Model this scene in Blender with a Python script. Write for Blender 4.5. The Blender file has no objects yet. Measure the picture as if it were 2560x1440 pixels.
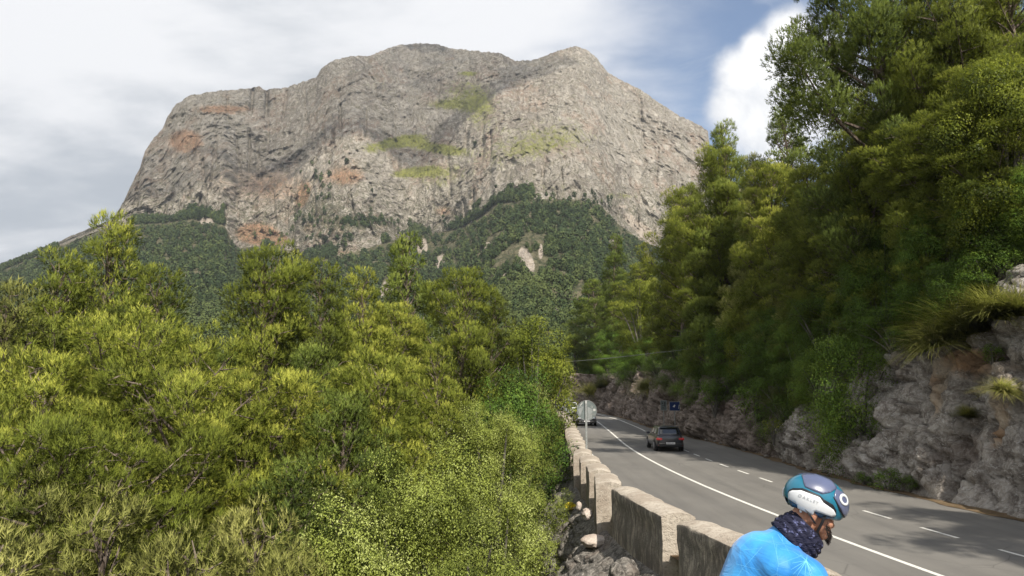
import bpy, bmesh, math, random
import numpy as np
from mathutils import Vector, Matrix
from mathutils.bvhtree import BVHTree
from mathutils.geometry import delaunay_2d_cdt
PI = math.pi
scene = bpy.context.scene
COL = scene.collection
# ------------------------------------------------------------------ camera maths (photo pixels, 2560 wide)
F = 1870.0; CAMZ = 3.6; PITCH = math.atan(245 / F)
cp, sp = math.cos(PITCH), math.sin(PITCH)
def ray(px, py):
    dx = (np.asarray(px, float) - 1280) / F; dy = (720 - np.asarray(py, float)) / F
    Y = cp - dy * sp; Z = sp + dy * cp
    return dx / Y, Z / Y            # per metre of Y
def P(px, py, Y):
    a, b = ray(px, py); return Vector((float(a * Y), float(Y), float(CAMZ + b * Y)))
SUN_EL = math.radians(46); SUNXY = Vector((0.37, -0.93)).normalized()
SUN = Vector((SUNXY.x * math.cos(SUN_EL), SUNXY.y * math.cos(SUN_EL), math.sin(SUN_EL)))
# ------------------------------------------------------------------ noise
_r = np.random.RandomState(7)
_perm = _r.permutation(256); _perm = np.concatenate([_perm, _perm, _perm])
_g = _r.normal(size=(256, 3)); _g /= np.linalg.norm(_g, axis=1)[:, None]
_rv = _r.rand(256, 4)
def perlin(p):
    i = np.floor(p).astype(int); f = p - i; u = f * f * f * (f * (f * 6 - 15) + 10)
    i &= 255; out = 0
    for a in (0, 1):
        for b in (0, 1):
            for c in (0, 1):
                h = _perm[_perm[_perm[(i[:, 0] + a) & 255] + ((i[:, 1] + b) & 255)] + ((i[:, 2] + c) & 255)]
                g = _g[h]
                d = g[:, 0] * (f[:, 0] - a) + g[:, 1] * (f[:, 1] - b) + g[:, 2] * (f[:, 2] - c)
                w = (u[:, 0] if a else 1 - u[:, 0]) * (u[:, 1] if b else 1 - u[:, 1]) * (u[:, 2] if c else 1 - u[:, 2])
                out = out + w * d
    return out * 1.5
def fbm(p, octs=4, ridged=False, gain=.5):
    s = 0; a = 1; t = 0
    for k in range(octs):
        n = perlin(p * 2 ** k + 17.3 * k)
        if ridged: n = 1 - 2 * np.abs(n)
        s = s + a * n; t += a; a *= gain
    return s / t
def voro(p):
    """F1, F2 distances and a random value of the nearest cell"""
    i = np.floor(p).astype(int); f = p - i
    F1 = np.full(len(p), 9.); F2 = np.full(len(p), 9.); V = np.zeros(len(p)); W = np.zeros((len(p), 3))
    for a in (-1, 0, 1):
        for b in (-1, 0, 1):
            for c in (-1, 0, 1):
                h = _perm[_perm[_perm[(i[:, 0] + a) & 255] + ((i[:, 1] + b) & 255)] + ((i[:, 2] + c) & 255)]
                r = _rv[h]
                d = np.sqrt((a + r[:, 0] - f[:, 0]) ** 2 + (b + r[:, 1] - f[:, 1]) ** 2 + (c + r[:, 2] - f[:, 2]) ** 2)
                m = d < F1
                F2 = np.where(m, F1, np.minimum(F2, d)); V = np.where(m, r[:, 3], V)
                W[m] = r[m, :3]
                F1 = np.where(m, d, F1)
    return F1, F2, V, W
def sstep(a, b, x):
    t = np.clip((x - a) / (b - a), 0, 1); return t * t * (3 - 2 * t)
# ------------------------------------------------------------------ mesh helpers
def mesh_np(name, V, Fc, smooth=False, attrs=None, mats=(), mi=None):
    """V (n,3); Fc (m,k) array or list of arrays"""
    me = bpy.data.meshes.new(name)
    V = np.asarray(V, np.float32)
    Fs = Fc if isinstance(Fc, list) else [Fc]
    Fs = [np.asarray(f, np.int32) for f in Fs if len(f)]
    me.vertices.add(len(V)); me.vertices.foreach_set('co', V.ravel())
    nl = sum(f.size for f in Fs); npoly = sum(len(f) for f in Fs)
    me.loops.add(nl); me.polygons.add(npoly)
    me.loops.foreach_set('vertex_index', np.concatenate([f.ravel() for f in Fs]))
    tot = np.concatenate([np.full(len(f), f.shape[1], np.int32) for f in Fs])
    st = np.concatenate([[0], np.cumsum(tot)[:-1]]).astype(np.int32)
    me.polygons.foreach_set('loop_start', st)
    me.polygons.foreach_set('loop_total', tot)
    me.update(calc_edges=True)
    me.polygons.foreach_set('use_smooth', np.full(npoly, smooth, bool))
    for m in (mats if isinstance(mats, (list, tuple)) else [mats]): me.materials.append(m)
    if mi is not None: me.polygons.foreach_set('material_index', np.asarray(mi, np.int32))
    for k, a in (attrs or {}).items():
        a = np.asarray(a, np.float32)
        if a.ndim == 2:
            at = me.attributes.new(k, 'FLOAT_VECTOR', 'POINT'); at.data.foreach_set('vector', a.ravel()); continue
        at = me.attributes.new(k, 'FLOAT', 'POINT'); at.data.foreach_set('value', a)
    return me
def link(name, me, parent=None, loc=None):
    o = bpy.data.objects.new(name, me); COL.objects.link(o)
    if parent is not None: o.parent = parent
    if loc is not None: o.location = loc
    return o
def tag(o, label=None, cat=None, group=None, kind=None):
    if label: o['label'] = label
    if cat: o['category'] = cat
    if group: o['group'] = group
    if kind: o['kind'] = kind
    return o
def empty(name, loc, rz=0, label=None, cat=None, group=None):
    o = bpy.data.objects.new(name, None); COL.objects.link(o)
    o.location = loc; o.rotation_euler = (0, 0, rz); o.empty_display_size = .3
    return tag(o, label, cat, group)
def copy_tree(o, parent=None):
    c = o.copy(); COL.objects.link(c); c.parent = parent
    for ch in list(o.children): copy_tree(ch, c)
    return c
class MB:
    """collects verts and faces for one mesh"""
    def __init__(s): s.v = []; s.f = []; s.m = []
    def add(s, vs, fs, mi=0):
        n = len(s.v); s.v += [tuple(v) for v in vs]; s.f += [tuple(i + n for i in f) for f in fs]; s.m += [mi] * len(fs)
        return s
    def box(s, c, d, rz=0, mi=0, rot=None):
        R = rot or Matrix.Rotation(rz, 3, 'Z'); c = Vector(c)
        vs = [c + R @ Vector((x * d[0] / 2, y * d[1] / 2, z * d[2] / 2)) for x in (-1, 1) for y in (-1, 1) for z in (-1, 1)]
        return s.add(vs, [(0, 1, 3, 2), (4, 6, 7, 5), (0, 4, 5, 1), (2, 3, 7, 6), (0, 2, 6, 4), (1, 5, 7, 3)], mi)
    def tube(s, pts, rad, n=8, mi=0, cap=True):
        pts = [Vector(p) for p in pts]; rings = []
        if not isinstance(rad, (list, tuple)): rad = [rad] * len(pts)
        vs = []; up = Vector((.13, .2, 1)).normalized()
        for i, p in enumerate(pts):
            d = (pts[min(i + 1, len(pts) - 1)] - pts[max(i - 1, 0)]).normalized()
            a = d.cross(up); a = a.normalized() if a.length > 1e-3 else Vector((1, 0, 0)); b = d.cross(a)
            vs += [p + (a * math.cos(t) + b * math.sin(t)) * rad[i] for t in [2 * PI * k / n for k in range(n)]]
        fs = [(i * n + k, i * n + (k + 1) % n, (i + 1) * n + (k + 1) % n, (i + 1) * n + k) for i in range(len(pts) - 1) for k in range(n)]
        if cap: fs += [tuple(range(n))[::-1], tuple(range((len(pts) - 1) * n, len(pts) * n))]
        return s.add(vs, fs, mi)
    def ell(s, c, r, n=16, m=10, rot=None, mi=0):
        c = Vector(c); R = rot or Matrix.Identity(3)
        vs = [c + R @ Vector((0, 0, r[2]))]
        for j in range(1, m):
            t = PI * j / m
            for k in range(n):
                a = 2 * PI * k / n
                vs.append(c + R @ Vector((r[0] * math.sin(t) * math.cos(a), r[1] * math.sin(t) * math.sin(a), r[2] * math.cos(t))))
        vs.append(c + R @ Vector((0, 0, -r[2])))
        fs = [(0, 1 + k, 1 + (k + 1) % n) for k in range(n)]
        for j in range(m - 2):
            b = 1 + j * n
            fs += [(b + k, b + n + k, b + n + (k + 1) % n, b + (k + 1) % n) for k in range(n)]
        b = 1 + (m - 2) * n
        fs += [(b + (k + 1) % n, b + k, len(vs) - 1) for k in range(n)]
        return s.add(vs, fs, mi)
    def cyl(s, c, axis, r, h, n=24, mi=0):
        c = Vector(c); a = Vector(axis).normalized()
        return s.tube([c - a * h / 2, c + a * h / 2], r, n, mi)
    def build(s, name, mats, parent=None, smooth=False, bevel=0, seg=2, loc=None):
        me = bpy.data.meshes.new(name); me.from_pydata([tuple(v) for v in s.v], [], s.f)
        for m in (mats if isinstance(mats, (list, tuple)) else [mats]): me.materials.append(m)
        me.polygons.foreach_set('material_index', s.m)
        bm = bmesh.new(); bm.from_mesh(me); bmesh.ops.recalc_face_normals(bm, faces=bm.faces)
        if bevel: bmesh.ops.bevel(bm, geom=list(bm.edges), offset=bevel, segments=seg, profile=.5, affect='EDGES', clamp_overlap=True)
        bm.to_mesh(me); bm.free()
        if smooth:
            me.polygons.foreach_set('use_smooth', [True] * len(me.polygons))
            try: me.set_sharp_from_angle(angle=math.radians(38))
            except Exception: pass
        return link(name, me, parent, loc)
def grid_faces(nr, nc):
    i = np.arange(nr - 1)[:, None] * nc + np.arange(nc - 1)[None, :]
    return np.stack([i, i + 1, i + nc + 1, i + nc], -1).reshape(-1, 4)
# ------------------------------------------------------------------ materials
class NT:
    def __init__(s, name):
        s.m = bpy.data.materials.new(name); s.m.use_nodes = True; s.t = s.m.node_tree
        s.t.nodes.clear(); s.out = s.n('ShaderNodeOutputMaterial')
    def n(s, typ, **kw):
        nd = s.t.nodes.new(typ)
        for k, v in kw.items():
            if k.startswith('i_'):
                nd.inputs[k[2:].replace('_', ' ')].default_value = v
            else: setattr(nd, k, v)
        return nd
    def l(s, a, b): s.t.links.new(a, b)
    def val(s, x, inp):
        if hasattr(x, 'is_output'): s.l(x, inp)
        elif x is not None: inp.default_value = x
    def coord(s, kind='Object', scale=None):
        c = s.n('ShaderNodeTexCoord').outputs[kind]
        if scale:
            m = s.n('ShaderNodeMapping'); m.inputs['Scale'].default_value = scale; s.l(c, m.inputs['Vector']); return m.outputs[0]
        return c
    def noise(s, scale, detail=5, rough=.6, vec=None, dist=0, typ=None):
        nd = s.n('ShaderNodeTexNoise'); nd.inputs['Scale'].default_value = scale; nd.inputs['Detail'].default_value = detail
        nd.inputs['Roughness'].default_value = rough; nd.inputs['Distortion'].default_value = dist
        if typ: nd.noise_type = typ
        if vec is not None: s.l(vec, nd.inputs['Vector'])
        return nd.outputs[0]
    def voro(s, scale, vec=None, feature='F1', out='Distance', rnd=1):
        nd = s.n('ShaderNodeTexVoronoi'); nd.feature = feature; nd.inputs['Scale'].default_value = scale; nd.inputs['Randomness'].default_value = rnd
        if vec is not None: s.l(vec, nd.inputs['Vector'])
        return nd.outputs[out]
    def math(s, op, a, b=None, c=None, clamp=False):
        nd = s.n('ShaderNodeMath', operation=op, use_clamp=clamp)
        s.val(a, nd.inputs[0]); s.val(b, nd.inputs[1]); s.val(c, nd.inputs[2]); return nd.outputs[0]
    def rng(s, v, a, b, c=0, d=1, smooth=True):
        nd = s.n('ShaderNodeMapRange', interpolation_type='SMOOTHSTEP' if smooth else 'LINEAR')
        s.l(v, nd.inputs['Value']); nd.inputs['From Min'].default_value = a; nd.inputs['From Max'].default_value = b
        nd.inputs['To Min'].default_value = c; nd.inputs['To Max'].default_value = d; return nd.outputs[0]
    def mix(s, f, a, b, typ='MIX'):
        nd = s.n('ShaderNodeMix', data_type='RGBA', blend_type=typ); s.val(f, nd.inputs['Factor'])
        for x, i in ((a, nd.inputs['A']), (b, nd.inputs['B'])):
            if hasattr(x, 'is_output'): s.l(x, i)
            else: i.default_value = (*x, 1) if len(x) == 3 else x
        return nd.outputs['Result']
    def attr(s, name): return s.n('ShaderNodeAttribute', attribute_name=name).outputs['Fac']
    def bump(s, h, strength=.5, dist=.05, nrm=None):
        nd = s.n('ShaderNodeBump'); nd.inputs['Strength'].default_value = strength; nd.inputs['Distance'].default_value = dist
        s.l(h, nd.inputs['Height'])
        if nrm is not None: s.l(nrm, nd.inputs['Normal'])
        return nd.outputs[0]
    def bsdf(s, col, rough=.8, nrm=None, metal=0, spec=.3, coat=0, **kw):
        b = s.n('ShaderNodeBsdfPrincipled')
        if hasattr(col, 'is_output'): s.l(col, b.inputs['Base Color'])
        else: b.inputs['Base Color'].default_value = (*col, 1)
        s.val(rough, b.inputs['Roughness']); b.inputs['Metallic'].default_value = metal
        b.inputs['Specular IOR Level'].default_value = spec; b.inputs['Coat Weight'].default_value = coat
        for k, v in kw.items(): b.inputs[k.replace('_', ' ')].default_value = v
        if nrm is not None: s.l(nrm, b.inputs['Normal'])
        return b.outputs[0]
    def done(s, sh): s.l(sh, s.out.inputs['Surface']); return s.m
def simple(name, col, rough=.5, metal=0, spec=.4, coat=0, var=.12, scale=8, **kw):
    t = NT(name); nz = t.noise(scale, 4, .6, t.coord())
    c = t.mix(t.rng(nz, .3, .7), tuple(x * (1 - var) for x in col), tuple(min(1, x * (1 + var)) for x in col))
    return t.done(t.bsdf(c, rough, None, metal, spec, coat, **kw))
def foliage(name, dark, mid, light, trans=.35, rough=.55, nscale=.35, bend=.72):
    t = NT(name); a = t.attr('tint'); r = t.n('ShaderNodeObjectInfo').outputs['Random']
    geo = t.n('ShaderNodeNewGeometry').outputs['Position']
    nz = t.noise(nscale, 3, .6, geo)
    a = t.math('ADD', a, t.math('MULTIPLY_ADD', nz, .9, -.45)); a = t.math('ADD', a, t.math('MULTIPLY_ADD', r, .40, -.20))
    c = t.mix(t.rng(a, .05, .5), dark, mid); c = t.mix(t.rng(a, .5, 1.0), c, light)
    av = t.n('ShaderNodeAttribute', attribute_name='nrm').outputs['Vector']
    vt = t.n('ShaderNodeVectorTransform', vector_type='NORMAL', convert_from='OBJECT', convert_to='WORLD'); t.l(av, vt.inputs[0])
    gn = t.n('ShaderNodeNewGeometry').outputs['Normal']; mv = t.n('ShaderNodeMix', data_type='VECTOR'); mv.inputs['Factor'].default_value = bend
    t.l(gn, mv.inputs[4]); t.l(vt.outputs[0], mv.inputs[5]); nv = t.n('ShaderNodeVectorMath', operation='NORMALIZE'); t.l(mv.outputs[1], nv.inputs[0])
    s1 = t.bsdf(c, rough, nrm=nv.outputs[0], spec=.12)
    tr = t.n('ShaderNodeBsdfTranslucent'); t.l(t.mix(.5, c, (.30, .34, .03), 'MIX'), tr.inputs['Color'])
    ms = t.n('ShaderNodeMixShader'); ms.inputs[0].default_value = trans; t.l(s1, ms.inputs[1]); t.l(tr.outputs[0], ms.inputs[2])
    return t.done(ms.outputs[0])
M = {}
M['pine_sun'] = foliage('pine_needles_olive', (.042, .058, .012), (.205, .245, .036), (.52, .53, .09), .36)
M['pine_dark'] = foliage('pine_needles_dark', (.05, .075, .02), (.17, .225, .045), (.38, .44, .09), .38)
M['pine_pale'] = foliage('pine_needles_pale', (.07, .08, .024), (.24, .25, .065), (.46, .45, .14), .27)
M['oak'] = foliage('oak_leaves', (.032, .062, .014), (.12, .215, .034), (.30, .40, .06), .34, .5)
M['oak_gold'] = foliage('oak_new_leaves', (.04, .06, .01), (.20, .235, .03), (.44, .46, .07), .36, .45)
M['shrub'] = foliage('bright_shrub_leaves', (.07, .09, .02), (.29, .34, .07), (.55, .60, .22), .34, .42, .8)
M['far'] = foliage('far_forest_leaves', (.018, .030, .015), (.040, .062, .025), (.10, .125, .042), .12, .8, .012)
M['grass'] = foliage('dry_grass_blades', (.07, .08, .02), (.19, .20, .05), (.40, .35, .14), .3, .6, 1.2)
def bark(name, a, b):
    t = NT(name); v = t.coord('Object', (6, 6, 1.2)); nz = t.noise(2.2, 6, .65, v)
    return t.done(t.bsdf(t.mix(t.rng(nz, .35, .65), a, b), .9, t.bump(nz, .7, .03)))
M['bark'] = bark('pine_bark', (.055, .04, .03), (.20, .16, .13))
M['bark_oak'] = bark('oak_bark', (.05, .045, .038), (.15, .135, .115))

def mountain_mat():
    t = NT('limestone_mountain'); g = t.n('ShaderNodeNewGeometry').outputs['Position']
    mp = t.n('ShaderNodeMapping'); mp.inputs['Scale'].default_value = (1, .2, .7); t.l(g, mp.inputs['Vector']); v = mp.outputs[0]
    wn = t.n('ShaderNodeTexNoise'); wn.inputs['Scale'].default_value = .05; wn.inputs['Detail'].default_value = 3; t.l(v, wn.inputs['Vector'])
    wv = t.n('ShaderNodeVectorMath', operation='MULTIPLY_ADD'); t.l(wn.outputs['Color'], wv.inputs[0]); wv.inputs[1].default_value = (22, 22, 22); t.l(v, wv.inputs[2]); v2 = wv.outputs[0]
    n1 = t.noise(.012, 6, .6, v); nw_ = t.noise(.021, 5, .6, v2); n2 = t.noise(.16, 6, .7, v2); n3 = t.noise(.55, 4, .7, v2)
    na = t.noise(.05, 7, .62, v2, .6); nb_ = t.noise(.14, 6, .65, v2, .4)
    cr = t.math('MULTIPLY', t.math('ABSOLUTE', t.math('SUBTRACT', na, .5)), 1.3); cr2 = t.math('MULTIPLY', t.math('ABSOLUTE', t.math('SUBTRACT', nb_, .5)), 1.6)
    rock = t.mix(t.rng(n1, .4, .6), (.19, .162, .133), (.295, .265, .222))
    rock = t.mix(t.math('MULTIPLY', t.rng(nw_, .5, .62), .6), rock, (.30, .215, .16))
    rock = t.mix(t.rng(n2, .38, .66), rock, (.40, .365, .31))
    scr = t.attr('scrub'); org = t.attr('orange'); grs = t.attr('grass'); sc = t.attr('scree'); soil = t.attr('soil')
    ng = t.math('MULTIPLY_ADD', n2, .9, -.45)
    o = t.rng(t.math('ADD', org, ng), .35, .75)
    rock = t.mix(t.math('MULTIPLY', o, .8), rock, t.mix(t.rng(n3, .4, .6), (.30, .15, .075), (.42, .26, .16)))
    # green-brown scrub in the cracks and hollows
    k = t.math('MULTIPLY', t.rng(cr, .0, .05, 1, 0), t.rng(n2, .3, .6, .35, 1))
    k2 = t.math('MULTIPLY', t.rng(cr2, .0, .07, 1, 0), .5)
    k = t.math('MAXIMUM', k, k2)
    rock = t.mix(t.math('MULTIPLY', k, .8), rock, (.085, .078, .045))
    sp_ = t.rng(t.math('ADD', n3, t.math('MULTIPLY_ADD', scr, .16, .02)), .58, .66)
    rock = t.mix(t.math('MULTIPLY', sp_, .8), rock, (.06, .065, .03))
    gcol = t.mix(t.rng(n3, .4, .62), (.21, .22, .05), (.16, .155, .06))
    rock = t.mix(t.rng(t.math('ADD', grs, t.math('MULTIPLY_ADD', n2, 1.3, -.65)), .40, .80), rock, gcol)
    rock = t.mix(t.rng(t.math('ADD', soil, t.math('MULTIPLY_ADD', n2, .8, -.4)), .4, .6), rock, t.mix(t.rng(n2, .4, .6), (.055, .062, .03), (.14, .125, .075)))
    rock = t.mix(t.rng(t.math('ADD', sc, t.math('MULTIPLY_ADD', n2, .7, -.35)), .45, .6), rock, t.mix(t.rng(n3, .4, .6), (.31, .26, .205), (.40, .35, .29)))
    h = t.math('ADD', t.math('MULTIPLY', n2, 1.0), t.math('MULTIPLY', t.rng(cr, 0, .2), .5))
    h = t.math('ADD', h, t.math('MULTIPLY', n3, .35))
    return t.done(t.bsdf(rock, .95, t.bump(h, 1.0, 5.0), spec=.1))
M['mountain'] = mountain_mat()
def cutting_mat():
    t = NT('roadside_rock'); v = t.coord('Object')
    wn = t.n('ShaderNodeTexNoise'); wn.inputs['Scale'].default_value = .9; wn.inputs['Detail'].default_value = 4; t.l(v, wn.inputs['Vector'])
    wv = t.n('ShaderNodeVectorMath', operation='MULTIPLY_ADD'); t.l(wn.outputs['Color'], wv.inputs[0]); wv.inputs[1].default_value = (.8, .8, .8); t.l(v, wv.inputs[2]); v2 = wv.outputs[0]
    n1 = t.noise(.32, 5, .6, v2); n2 = t.noise(2.4, 8, .72, v2); n3 = t.noise(11, 6, .7, v2); n4 = t.noise(.55, 4, .5, v)
    cr = t.voro(1.1, v2, 'DISTANCE_TO_EDGE'); cr2 = t.voro(3.6, v2, 'DISTANCE_TO_EDGE'); cc = t.voro(1.1, v2, 'F1', 'Color')
    c = t.mix(t.rng(n2, .36, .62), (.20, .172, .148), (.44, .405, .36))
    c = t.mix(t.rng(n3, .5, .68), c, (.54, .52, .485))
    far = t.attr('far')        # loose red-brown broken rock towards the bend
    c = t.mix(t.math('MULTIPLY', t.rng(t.math('ADD', far, t.math('MULTIPLY_ADD', n1, 1.2, -.6)), .3, .7), .75), c, t.mix(t.rng(n2, .35, .65), (.075, .052, .038), (.24, .185, .15)))
    c = t.mix(t.math('MULTIPLY', t.rng(n1, .56, .68), .28), c, (.20, .13, .105))
    o = t.rng(t.math('ADD', t.attr('orange'), t.math('MULTIPLY_ADD', n2, .9, -.45)), .4, .7)
    c = t.mix(t.math('MULTIPLY', o, .85), c, t.mix(t.rng(n4, .4, .6), (.38, .22, .11), (.42, .34, .25)))
    c = t.mix(t.math('MULTIPLY', t.rng(cr2, 0, .04, 1, 0), .12), c, (.07, .06, .05))
    c = t.mix(t.math('MULTIPLY', t.rng(cr, 0, .04, 1, 0), .3), c, (.06, .05, .04))
    c = t.mix(t.math('MULTIPLY', t.attr('crev'), t.rng(n2, .25, .55, .95, .45)), c, (.065, .05, .038))
    so = t.rng(t.math('ADD', t.attr('soil'), t.math('MULTIPLY_ADD', n2, .8, -.4)), .4, .62)
    c = t.mix(so, c, t.mix(t.rng(n3, .4, .6), (.085, .058, .036), (.17, .125, .07)))
    ms = t.rng(t.math('ADD', t.attr('moss'), t.math('MULTIPLY_ADD', n2, .9, -.45)), .45, .65)
    c = t.mix(ms, c, t.mix(t.rng(n3, .4, .6), (.05, .06, .018), (.11, .11, .035)))
    h = t.math('ADD', t.math('MULTIPLY', n2, 1.2), t.math('MULTIPLY', t.rng(cr2, 0, .2), .15)); h = t.math('ADD', h, t.math('MULTIPLY', n3, .6))
    return t.done(t.bsdf(c, .93, t.bump(h, 1.0, .14), spec=.15))
M['cutting'] = cutting_mat()
def stone_mat(name, a, b, c3, streak=False, pit=.5):
    t = NT(name); v = t.coord('Object'); mp = t.n('ShaderNodeMapping'); t.l(v, mp.inputs['Vector']); mp.inputs['Scale'].default_value = (1, 1, .28)
    sv = mp.outputs[0]
    nrm = t.n('ShaderNodeNewGeometry').outputs['True Normal']; sx = t.n('ShaderNodeSeparateXYZ'); t.l(nrm, sx.inputs[0])
    vert = t.rng(sx.outputs[2], .25, .6, 1, 0)
    n1 = t.noise(1.6, 6, .65, v); n2 = t.noise(14, 6, .7, v); n3 = t.noise(5.5, 7, .75, sv, .4); vo = t.voro(24, v, 'F1'); n4 = t.noise(7, 8, .8, v)
    c = t.mix(t.rng(n1, .35, .65), a, b); c = t.mix(t.math('MULTIPLY', t.rng(n2, .45, .7), .55), c, tuple(x * .55 for x in a)); c = t.mix(t.math('MULTIPLY', t.rng(n4, .56, .62), .5), c, (.17, .155, .13)); c = t.mix(t.math('MULTIPLY', t.rng(n4, .40, .34), .5), c, (.56, .53, .47))
    if streak:   # black weather streaks on the upright faces
        side = t.rng(sx.outputs[0], -.9, -.3, 1, .12)
        st = t.math('MULTIPLY', t.math('MULTIPLY', t.rng(n3, .34, .56), vert), side)
        c = t.mix(t.math('MULTIPLY', st, .82), c, c3)
    h = t.math('ADD', n2, t.math('MULTIPLY', t.rng(vo, 0, .45), pit)); h = t.math('ADD', h, t.math('MULTIPLY', n3, .8))
    return t.done(t.bsdf(c, .92, t.bump(h, .9, .025), spec=.15))
M['parapet'] = stone_mat('parapet_stone', (.33, .28, .225), (.46, .41, .34), (.095, .087, .078), True)
M['boulder'] = stone_mat('pale_pink_stone', (.36, .29, .24), (.50, .44, .38), (.1, .09, .08))
def rubble_mat():
    t = NT('retaining_rubble'); v = t.coord('Object')
    n1 = t.noise(1.1, 6, .65, v); n2 = t.noise(6, 8, .75, v, .5); n3 = t.noise(22, 5, .7, v); vo = t.voro(2.6, v, 'F1', 'Color'); ce = t.voro(2.6, v, 'DISTANCE_TO_EDGE')
    c = t.mix(t.rng(n2, .38, .62), (.10, .092, .082), (.27, .25, .22)); c = t.mix(t.rng(n3, .55, .7), c, (.42, .39, .35))
    c = t.mix(t.math('MULTIPLY', t.rng(n1, .5, .65), .4), c, (.15, .11, .085))
    c = t.mix(t.math('MULTIPLY', t.rng(ce, 0, .05, 1, 0), .6), c, (.04, .035, .03))
    so = t.rng(t.math('ADD', t.attr('soil'), t.math('MULTIPLY_ADD', n2, .8, -.4)), .4, .6)
    c = t.mix(so, c, t.mix(t.rng(n3, .4, .6), (.05, .045, .025), (.11, .10, .045)))
    h = t.math('ADD', n2, t.math('MULTIPLY', t.rng(ce, 0, .2), .5))
    return t.done(t.bsdf(c, .93, t.bump(h, 1, .1), spec=.15))
M['rubble'] = rubble_mat()
def asphalt_mat():
    t = NT('worn_asphalt'); v = t.coord('Object'); st = t.coord('Object', (1.4, .12, 1))
    n1 = t.noise(.28, 5, .6, v); n2 = t.noise(55, 4, .8, v); n3 = t.noise(1.3, 5, .6, st); vo = t.voro(85, v, 'F1')
    c = t.mix(t.rng(n1, .3, .7), (.135, .128, .116), (.165, .157, .142)); c = t.mix(t.math('MULTIPLY', t.rng(n3, .45, .7), .35), c, (.093, .09, .085))
    c = t.mix(t.math('MULTIPLY', t.rng(n2, .5, .75), .6), c, (.21, .20, .18)); c = t.mix(t.math('MULTIPLY', t.rng(n2, .25, .45, 1, 0), .5), c, (.06, .058, .055))
    tk = t.attr('track'); c = t.mix(t.math('MULTIPLY', t.math('MULTIPLY', tk, t.rng(n3, .25, .6, .5, 1)), .30), c, (.085, .082, .078))
    n5 = t.noise(.8, 7, .7, v, 1.5); vc_ = t.voro(.55, v, 'DISTANCE_TO_EDGE'); c = t.mix(t.math('MULTIPLY', t.math('MULTIPLY', t.rng(vc_, 0, .012, 1, 0), t.rng(n1, .45, .6)), .45), c, (.04, .038, .036))
    c = t.mix(t.math('MULTIPLY', t.rng(n5, .62, .72), .25), c, (.07, .068, .065))
    h = t.math('ADD', n2, t.rng(vo, 0, .5))
    return t.done(t.bsdf(c, t.rng(n3, .3, .7, .78, .9), t.bump(h, .5, .006), spec=.3))
M['asphalt'] = asphalt_mat()
def paint_mat():
    t = NT('road_marking_paint'); v = t.coord('Object'); n = t.noise(30, 6, .8, v); n2 = t.noise(3, 5, .7, v)
    c = t.mix(t.rng(n, .35, .52), (.30, .29, .26), (.66, .65, .60)); c = t.mix(t.math('MULTIPLY', t.rng(n2, .5, .7), .4), c, (.42, .41, .37))
    return t.done(t.bsdf(c, .7, t.bump(n, .3, .004)))
M['paint'] = paint_mat()
def soil_mat(name, a, b, g):
    t = NT(name); v = t.coord('Object'); n = t.noise(.9, 7, .7, v); n2 = t.noise(9, 6, .75, v)
    c = t.mix(t.rng(n, .35, .65), a, b); c = t.mix(t.math('MULTIPLY', t.rng(n2, .48, .62), .7), c, g)
    return t.done(t.bsdf(c, .95, t.bump(n2, .9, .06), spec=.1))
M['verge'] = soil_mat('verge_dirt', (.10, .065, .04), (.19, .135, .085), (.09, .085, .035))
M['ground'] = soil_mat('valley_ground', (.08, .085, .03), (.14, .13, .06), (.06, .075, .025))
M['terrace'] = soil_mat('terrace_paving', (.30, .27, .23), (.38, .34, .29), (.24, .22, .19))
M['galv'] = simple('galvanised_metal', (.24, .25, .24), .5, .3, var=.25, scale=25)
M['signback'] = simple('sign_back_grey', (.125, .148, .143), .6, .2, var=.12, scale=6)
M['signpale'] = simple('sign_back_pale', (.26, .27, .27), .5, .1)
M['sticker'] = simple('white_sticker', (.38, .38, .36), .6)
M['stickerdim'] = simple('faded_sticker', (.20, .215, .21), .6)
M['blue'] = simple('sign_blue', (.012, .03, .12), .4)
M['white'] = simple('sign_white', (.65, .66, .66), .5)
M['black'] = simple('black_plastic', (.012, .012, .013), .45)
M['wood'] = bark('pole_wood', (.08, .06, .045), (.19, .155, .12))
M['wire'] = simple('wire_grey', (.16, .16, .155), .6)
M['rubber'] = simple('tyre_rubber', (.018, .018, .018), .85, var=.2)
M['rim'] = simple('alloy_rim', (.32, .32, .33), .35, .8)
def glass():
    t = NT('car_glass'); return t.done(t.bsdf((.012, .015, .017), .06, spec=.8, coat=.5))
M['glass'] = glass()
M['paint_dark'] = simple('car_paint_graphite', (.030, .031, .036), .28, .35, .5, .8, var=.1, scale=3)
M['paint_black'] = simple('car_paint_grey', (.06, .062, .068), .3, .4, .5, .8, scale=3)
M['paint_white'] = simple('car_paint_white', (.58, .59, .60), .3, 0, .5, .7, var=.04, scale=3)
M['paint_silver'] = simple('car_paint_silver', (.30, .32, .35), .3, .5, .5, .7, scale=3)
M['tail'] = simple('tail_lamp_red', (.50, .008, .010), .2, coat=1, var=.2, scale=30)
M['lamp'] = simple('head_lamp', (.55, .57, .6), .15, .3, coat=1, var=.3, scale=30)
M['plate'] = simple('number_plate', (.62, .62, .62), .45)
M['yellow'] = simple('yellow_litter', (.62, .50, .03), .5)
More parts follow.
